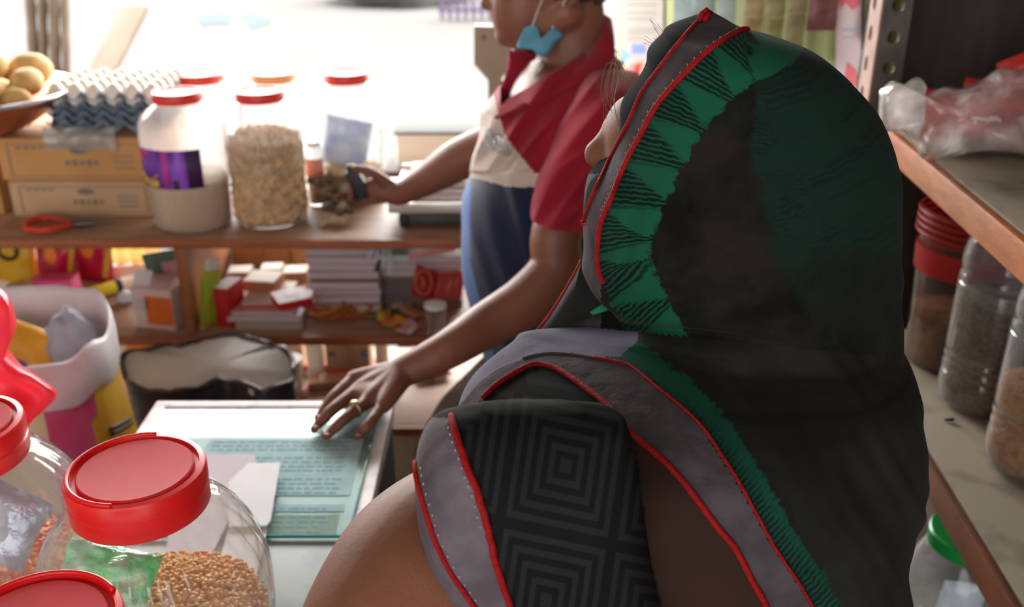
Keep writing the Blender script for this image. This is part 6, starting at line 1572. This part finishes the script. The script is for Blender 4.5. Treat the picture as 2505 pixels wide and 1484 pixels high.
for i, v in enumerate(H.v):
    px, py, d = proj(v); nd = Vector((v.x - PY(1810, 450, HY).x, (v.y - HY) * 1.4, 0))
    if nd.length < 1e-4: continue
    nd.normalize()
    # folds that gather below the chin and sweep up to the back of the head
    ang = math.atan2(px - 1500, 800 - py) if py < 805 else 1.57; rr = math.hypot(px - 1500, py - 805)
    k = max(0, min(1, (rr - 40) / 260)) * max(0, min(1, (py - 380) / 260)) * max(0, min(1, (900 - py) / 100))
    f = noise.noise(Vector((ang * 6.5, rr * .0014, 3))) * .008 * k + .0035 * noise.noise(v * 14)
    if py > 740: f -= .016 * math.exp(-((py - 808 - (px - 1500) * .10) / 17.0) ** 2) * max(0, min(1, (2000 - px) / 350))
    if py > 740: f += .006 * math.exp(-((py - 840 - (px - 1500) * .12) / 14.0) ** 2) * max(0, min(1, (1900 - px) / 350))
    if py > 800:
        g = min(1, (py - 800) / 80); u_ = polydist(Q2, px, py)[0]
        f += g * .004 * noise.noise(v * 11 + Vector((3, 0, 0)))
        if u_ > 0: f += g * (.009 * noise.noise(Vector((u_ * .010, px * .0012 + py * .0006, 8))) + .004 * noise.noise(Vector((u_ * .03, py * .003, 1))))
    H.v[i] = v + nd * f
ufs = {}
H.uv = []
for v in H.v:
    px, py, d = proj(v); e, s_ = polydist(P2, px, py)
    H.uv.append((e / 100.0, s_ / 100.0))
SEAM = lambda px: 806 + (px - 1500) * .10
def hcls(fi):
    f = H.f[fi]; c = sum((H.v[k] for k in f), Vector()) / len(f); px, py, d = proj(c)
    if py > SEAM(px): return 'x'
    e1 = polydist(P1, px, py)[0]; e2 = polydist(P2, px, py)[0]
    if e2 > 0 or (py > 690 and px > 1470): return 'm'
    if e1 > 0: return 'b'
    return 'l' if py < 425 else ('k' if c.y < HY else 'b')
hk = [hcls(i) for i in range(len(H.f))]
htree = bvh(H)
scarf = obj('headscarf', piece(H, lambda i: hk[i] == 'm'), m_scarf, t_w, world=True)
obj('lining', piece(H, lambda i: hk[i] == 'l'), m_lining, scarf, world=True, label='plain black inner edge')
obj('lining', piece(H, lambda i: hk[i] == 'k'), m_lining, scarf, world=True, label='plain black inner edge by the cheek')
obj('border_band', piece(H, lambda i: hk[i] == 'b'), m_band, scarf, world=True, label='grey border band')
def piping(tree, P, r, par, off=0.0012, clipy=None, fuzz=True):
    pts = [on(tree, x, y, off) for x, y in P if clipy is None or clipy(x, y)]
    q = [pts[0]]
    for p in pts[1:]:
        if (p - q[-1]).length > .0015 and (p - q[-1]).length < .08: q.append(p)
    Q = [Vector(p) for p in catm([list(p) for p in q], 2)]
    return obj('piping', MB().tube(Q, [r * (1 + (.10 * noise.noise(p * 400) if fuzz else 0)) for p in Q], 8), m_pip, par, world=True)
piping(htree, [p for p in P1 if p[1] > 24 and p[1] < 552], .0016, scarf)
piping(htree, [p for p in P2 if p[1] > 74 and p[1] < 700], .0024, scarf)
lp = PY(1722, 36, HY - .004)
obj('piping_loop', MB().tube([PY(1709, 52, HY - .012), PY(1716, 34, HY - .010), PY(1728, 24, HY - .006), PY(1738, 30, HY - .004), PY(1722, 50, HY - .014)], .0022, 8), m_pip, scarf, world=True)
st2 = MB()
for (x, y) in P2[::2]:
    if 90 < y < 520: st2.ell(on(htree, x - 11, y - 4, .0006), (.0006, .0006, .0011), None, 6, 4)
obj('stitching', st2, m_thread, scarf, world=True)

# ---- shoulder drape, tunic and side: one trunk cut along the two piping lines
Q1 = line2([(1105, 1040), (1140, 1008), (1181, 976), (1214, 945), (1258, 915), (1304, 894), (1342, 897), (1381, 915), (1432, 951), (1483, 992), (1530, 1047), (1564, 1080), (1628, 1132), (1692, 1205), (1756, 1290), (1799, 1341), (1842, 1423), (1863, 1460), (1890, 1520), (1930, 1640), (1960, 1760)], 4)
Q2 = line2([(1380, 858), (1410, 866), (1452, 876), (1496, 884), (1543, 897), (1607, 948), (1671, 1000), (1722, 1051), (1765, 1115), (1808, 1183), (1863, 1282), (1897, 1341), (1949, 1418), (1987, 1484), (2030, 1570), (2070, 1680), (2090, 1760)], 4)
Tm = MB(); Tm.v = [v.copy() for v in H.v]; Tm.f = list(H.f); Tm.mi = list(H.mi)
Tm.uv = []
for v in Tm.v:
    px, py, d = proj(v); e, s_ = polydist(Q2, px, py); Tm.uv.append((e / 100.0, s_ / 100.0))
BR = [(1540, 1000), (1555, 1090), (1566, 1200), (1586, 1350), (1620, 1484), (1660, 1700)]
CH = line2([(1110, 1010), (1150, 965), (1200, 915), (1262, 884), (1330, 866), (1400, 868), (1452, 876), (1500, 884)], 4)
def tcls(fi):
    if hk[fi] != 'x': return 'x'
    f = Tm.f[fi]; c = sum((Tm.v[k] for k in f), Vector()) / len(f); px, py, d = proj(c)
    e1 = polydist(Q1, px, py)[0]; e2 = polydist(Q2, px, py)[0]
    front = c.y < WY - .02
    if e1 <= 0:
        return 'n' if polydist(BR, px, py)[0] > 0 else 't'
    if e2 <= 0 and px > 1395: return 'b'
    if px <= 1452:
        if polydist(CH, px, py)[0] < 2: return 'b'
        return 'c' if py > 800 else 's'
    if px < 1560 and py < 880 and py < 868 + (px - 1400) * .05 and px + (py - 800) * 1.2 < 1600: return 'c'
    return 's'
tk = [tcls(i) for i in range(len(Tm.f))]
ttree = bvh(Tm)
def lift(mb, d):
    me = mb.mesh('t'); ns = [v.normal.copy() for v in me.vertices]; bpy.data.meshes.remove(me)
    mb.v = [v + n * d for v, n in zip(mb.v, ns)]; return mb
m_drape = print_mat('drape_print', (18, 62, 49), (14, 30, 25), (25, 24, 24), (33, 32, 31), .02, .62, 40.0)
dr = obj('scarf_drape', piece(Tm, lambda i: tk[i] == 's'), m_drape, scarf, world=True, label='lower end of the scarf over the shoulder and back')
obj('drape_band', piece(Tm, lambda i: tk[i] == 'b'), m_band, scarf, world=True, label='grey border band')
obj('hem', MB().tube([on(ttree, x, y, .0006) for x, y in CH if 1266 < x < 1500 and y > 860], .0012, 8), m_band, scarf, world=True)
def sub_piping(tree, P, r): return piping(tree, P, r, scarf)
piping(ttree, [p for p in Q1 if p[0] > 1178 and p[1] < 1700], .0026, scarf)
piping(ttree, [p for p in Q2 if p[0] > 1450 and p[1] < 1700], .0014, scarf)
tun = piece(Tm, lambda i: tk[i] == 't'); tun.uv = [(proj(v)[0] / 100.0, proj(v)[1] / 100.0) for v in tun.v]
tunic = obj('tunic', tun, m_tunic, t_w, world=True)
obj('side_panel', piece(Tm, lambda i: tk[i] == 'n'), m_brownc, tunic, world=True, label='plain brown side')
obj('shoulder_cloth', piece(Tm, lambda i: tk[i] == 'c'), m_lilacc, tunic, world=True, label='lilac grey cloth at the shoulder')
b0 = PY(1300, 1740, WY - .05); b1 = PY(2100, 1740, WY - .05); sz = b0.z
mid = (b0.x + b1.x) / 2; aw = (b1.x - b0.x) / 2
sk_ = MB()
for k in range(13):
    u = k / 12; z = sz + .01 - u * (sz - .06); e = 1 + .18 * u
    ring = [Vector((mid + aw * e * math.cos(a) * (1 + .03 * math.sin(a * 9) * u), WY - .05 + (.142 * e) * math.sin(a) * (1 + .05 * math.sin(a * 9) * u), z)) for a in [i * math.pi / 36 for i in range(72)]]
    sk_.v += ring
for k in range(12):
    for i in range(72): sk_.f.append((k * 72 + i, k * 72 + (i + 1) % 72, (k + 1) * 72 + (i + 1) % 72, (k + 1) * 72 + i)); sk_.mi.append(0)
sk_.uv = [(v.x * 10, v.z * 10) for v in sk_.v]
obj('tunic_skirt', sk_, m_tunic, tunic, world=True)

# ---- sleeve with its cuff
SYc = .635
OUT = line2([(1062, 1026), (1040, 1060), (1024, 1095), (1016, 1130), (1019, 1165), (1030, 1210), (1045, 1262), (1060, 1310), (1083, 1362), (1110, 1412), (1137, 1450), (1165, 1490), (1200, 1540), (1250, 1620)], 4)
INN = line2([(1106, 1020), (1110, 1045), (1120, 1080), (1135, 1120), (1150, 1165), (1168, 1210), (1182, 1262), (1196, 1310), (1214, 1372), (1232, 1430), (1250, 1490), (1270, 1560), (1300, 1640)], 4)
def xat(P, y):
    for (x0, y0), (x1, y1) in zip(P[:-1], P[1:]):
        if min(y0, y1) <= y <= max(y0, y1) and y1 != y0: return x0 + (x1 - x0) * (y - y0) / (y1 - y0)
    return P[0][0] if y < P[0][1] else P[-1][0]
sr = [(996, 1180, 1430, .600, .012)]
for y, rt, yc, hb in ((1026, 1520, .596, .026), (1060, 1540, .596, .040), (1095, 1552, .600, .055), (1130, 1560, .606, .067), (1210, 1568, .620, .083), (1310, 1584, SYc, .09), (1410, 1602, SYc, .09), (1490, 1624, SYc, .09), (1600, 1650, SYc, .09)):
    sr.append((y, xat(OUT, y) if y > 1026 else 1080, rt, yc, hb))
SL = rowloft(sr, 260, 12, 3.2)
for i, v in enumerate(SL.v):
    px, py, d = proj(v)
    e = polydist(INN, px, py)[0]
    f = .003 * noise.noise(v * 16) + (.0035 * noise.noise(Vector((px * .02 + py * .012, (py - px) * .006, 4))) if e < 0 else .004 * noise.noise(Vector((px * .014, py * .003, 7))))
    SL.v[i] = v + Vector((-.2, -.97, .1)) * f
SL.uv = [(proj(v)[0] / 100.0, proj(v)[1] / 100.0) for v in SL.v]
def scls(fi):
    f = SL.f[fi]; c = sum((SL.v[k] for k in f), Vector()) / len(f); px, py, d = proj(c)
    return polydist(INN, px, py)[0] <= 0 and fi // 260 >= 8 and py > 1021
sk2 = [scls(i) for i in range(len(SL.f))]
stree = bvh(SL)
slv = obj('sleeve', piece(SL, lambda i: not sk2[i]), m_tunic, t_w, world=True)
m_cuff = mat('grey_cuff_cloth', (104, 94, 102), .85, spec=.1, c2=(80, 72, 78), scale=22, bump=.35, bscale=50)
obj('cuff', piece(SL, lambda i: sk2[i]), m_cuff, slv, world=True, label='grey gathered cuff')
pp = obj('piping', MB().tube([on(stree, x + 3, y, .0012) for x, y in OUT if 1128 < y < 1600], .0020, 8), m_pip, slv, world=True)
obj('piping', MB().tube([on(stree, x, y, .0014) for x, y in INN if 1018 < y < 1600], .0026, 8), m_pip, slv, world=True)
st3 = MB()
for (x, y) in OUT[::2]:
    if 1130 < y < 1480: st3.ell(on(stree, x + 14, y - 3, .0006), (.0007, .0007, .0013), None, 6, 4)
st4 = MB()
for (x, y) in INN[::2]:
    if 1025 < y < 1300: st4.ell(on(stree, x - 13, y + 2, .0006), (.0007, .0007, .0013), None, 6, 4)
obj('stitching', st3, m_thread, slv, world=True); obj('stitching', st4, m_thread, slv, world=True)

# ---- the other end of the scarf hanging down her front
fd = .955
fpx = [(1424, 630), (1410, 662), (1385, 706), (1355, 756), (1322, 800), (1288, 836), (1256, 868), (1232, 900), (1260, 960), (1350, 960), (1470, 900), (1560, 830), (1560, 740), (1490, 680)]
FP = inflate(fpx, fd, .02, 23, amp=.006)
ft = bvh(FP)
FPm = [0] * len(FP.f)
for i, f in enumerate(FP.f):
    c = sum((FP.v[k] for k in f), Vector()) / len(f); px, py, d = proj(c)
    s_ = (px - 1478) * .74 + (py - 738) * .67; e = (px - 1478) * -.64 + (py - 738) * .77     # across the stripe
    e = (px - 1480) * .62 + (py - 738) * .78
    FPm[i] = 1 if 0 < e < 26 else (2 if 26 <= e < 50 else (3 if e >= 50 else 0))
FP.mi = FPm
m_tealb = mat('teal_stripe', (36, 160, 124), .7, c2=(28, 130, 100), scale=40); m_teald = mat('dark_teal', (26, 62, 54), .85)
fe = obj('scarf_end', FP, [mat('scarf_black', (24, 24, 25), .9, c2=(30, 30, 30), scale=20), m_tealb, m_teald, m_lilacc], scarf, world=True, label='dark scarf end with a teal stripe hanging down her front')
obj('piping', MB().tube([PD(x, y, fd - .004) for x, y in line2([(1424, 636), (1410, 664), (1385, 708), (1355, 757), (1322, 801), (1288, 837), (1256, 869), (1238, 890)], 4)], .0022, 8), m_pip, scarf, world=True)
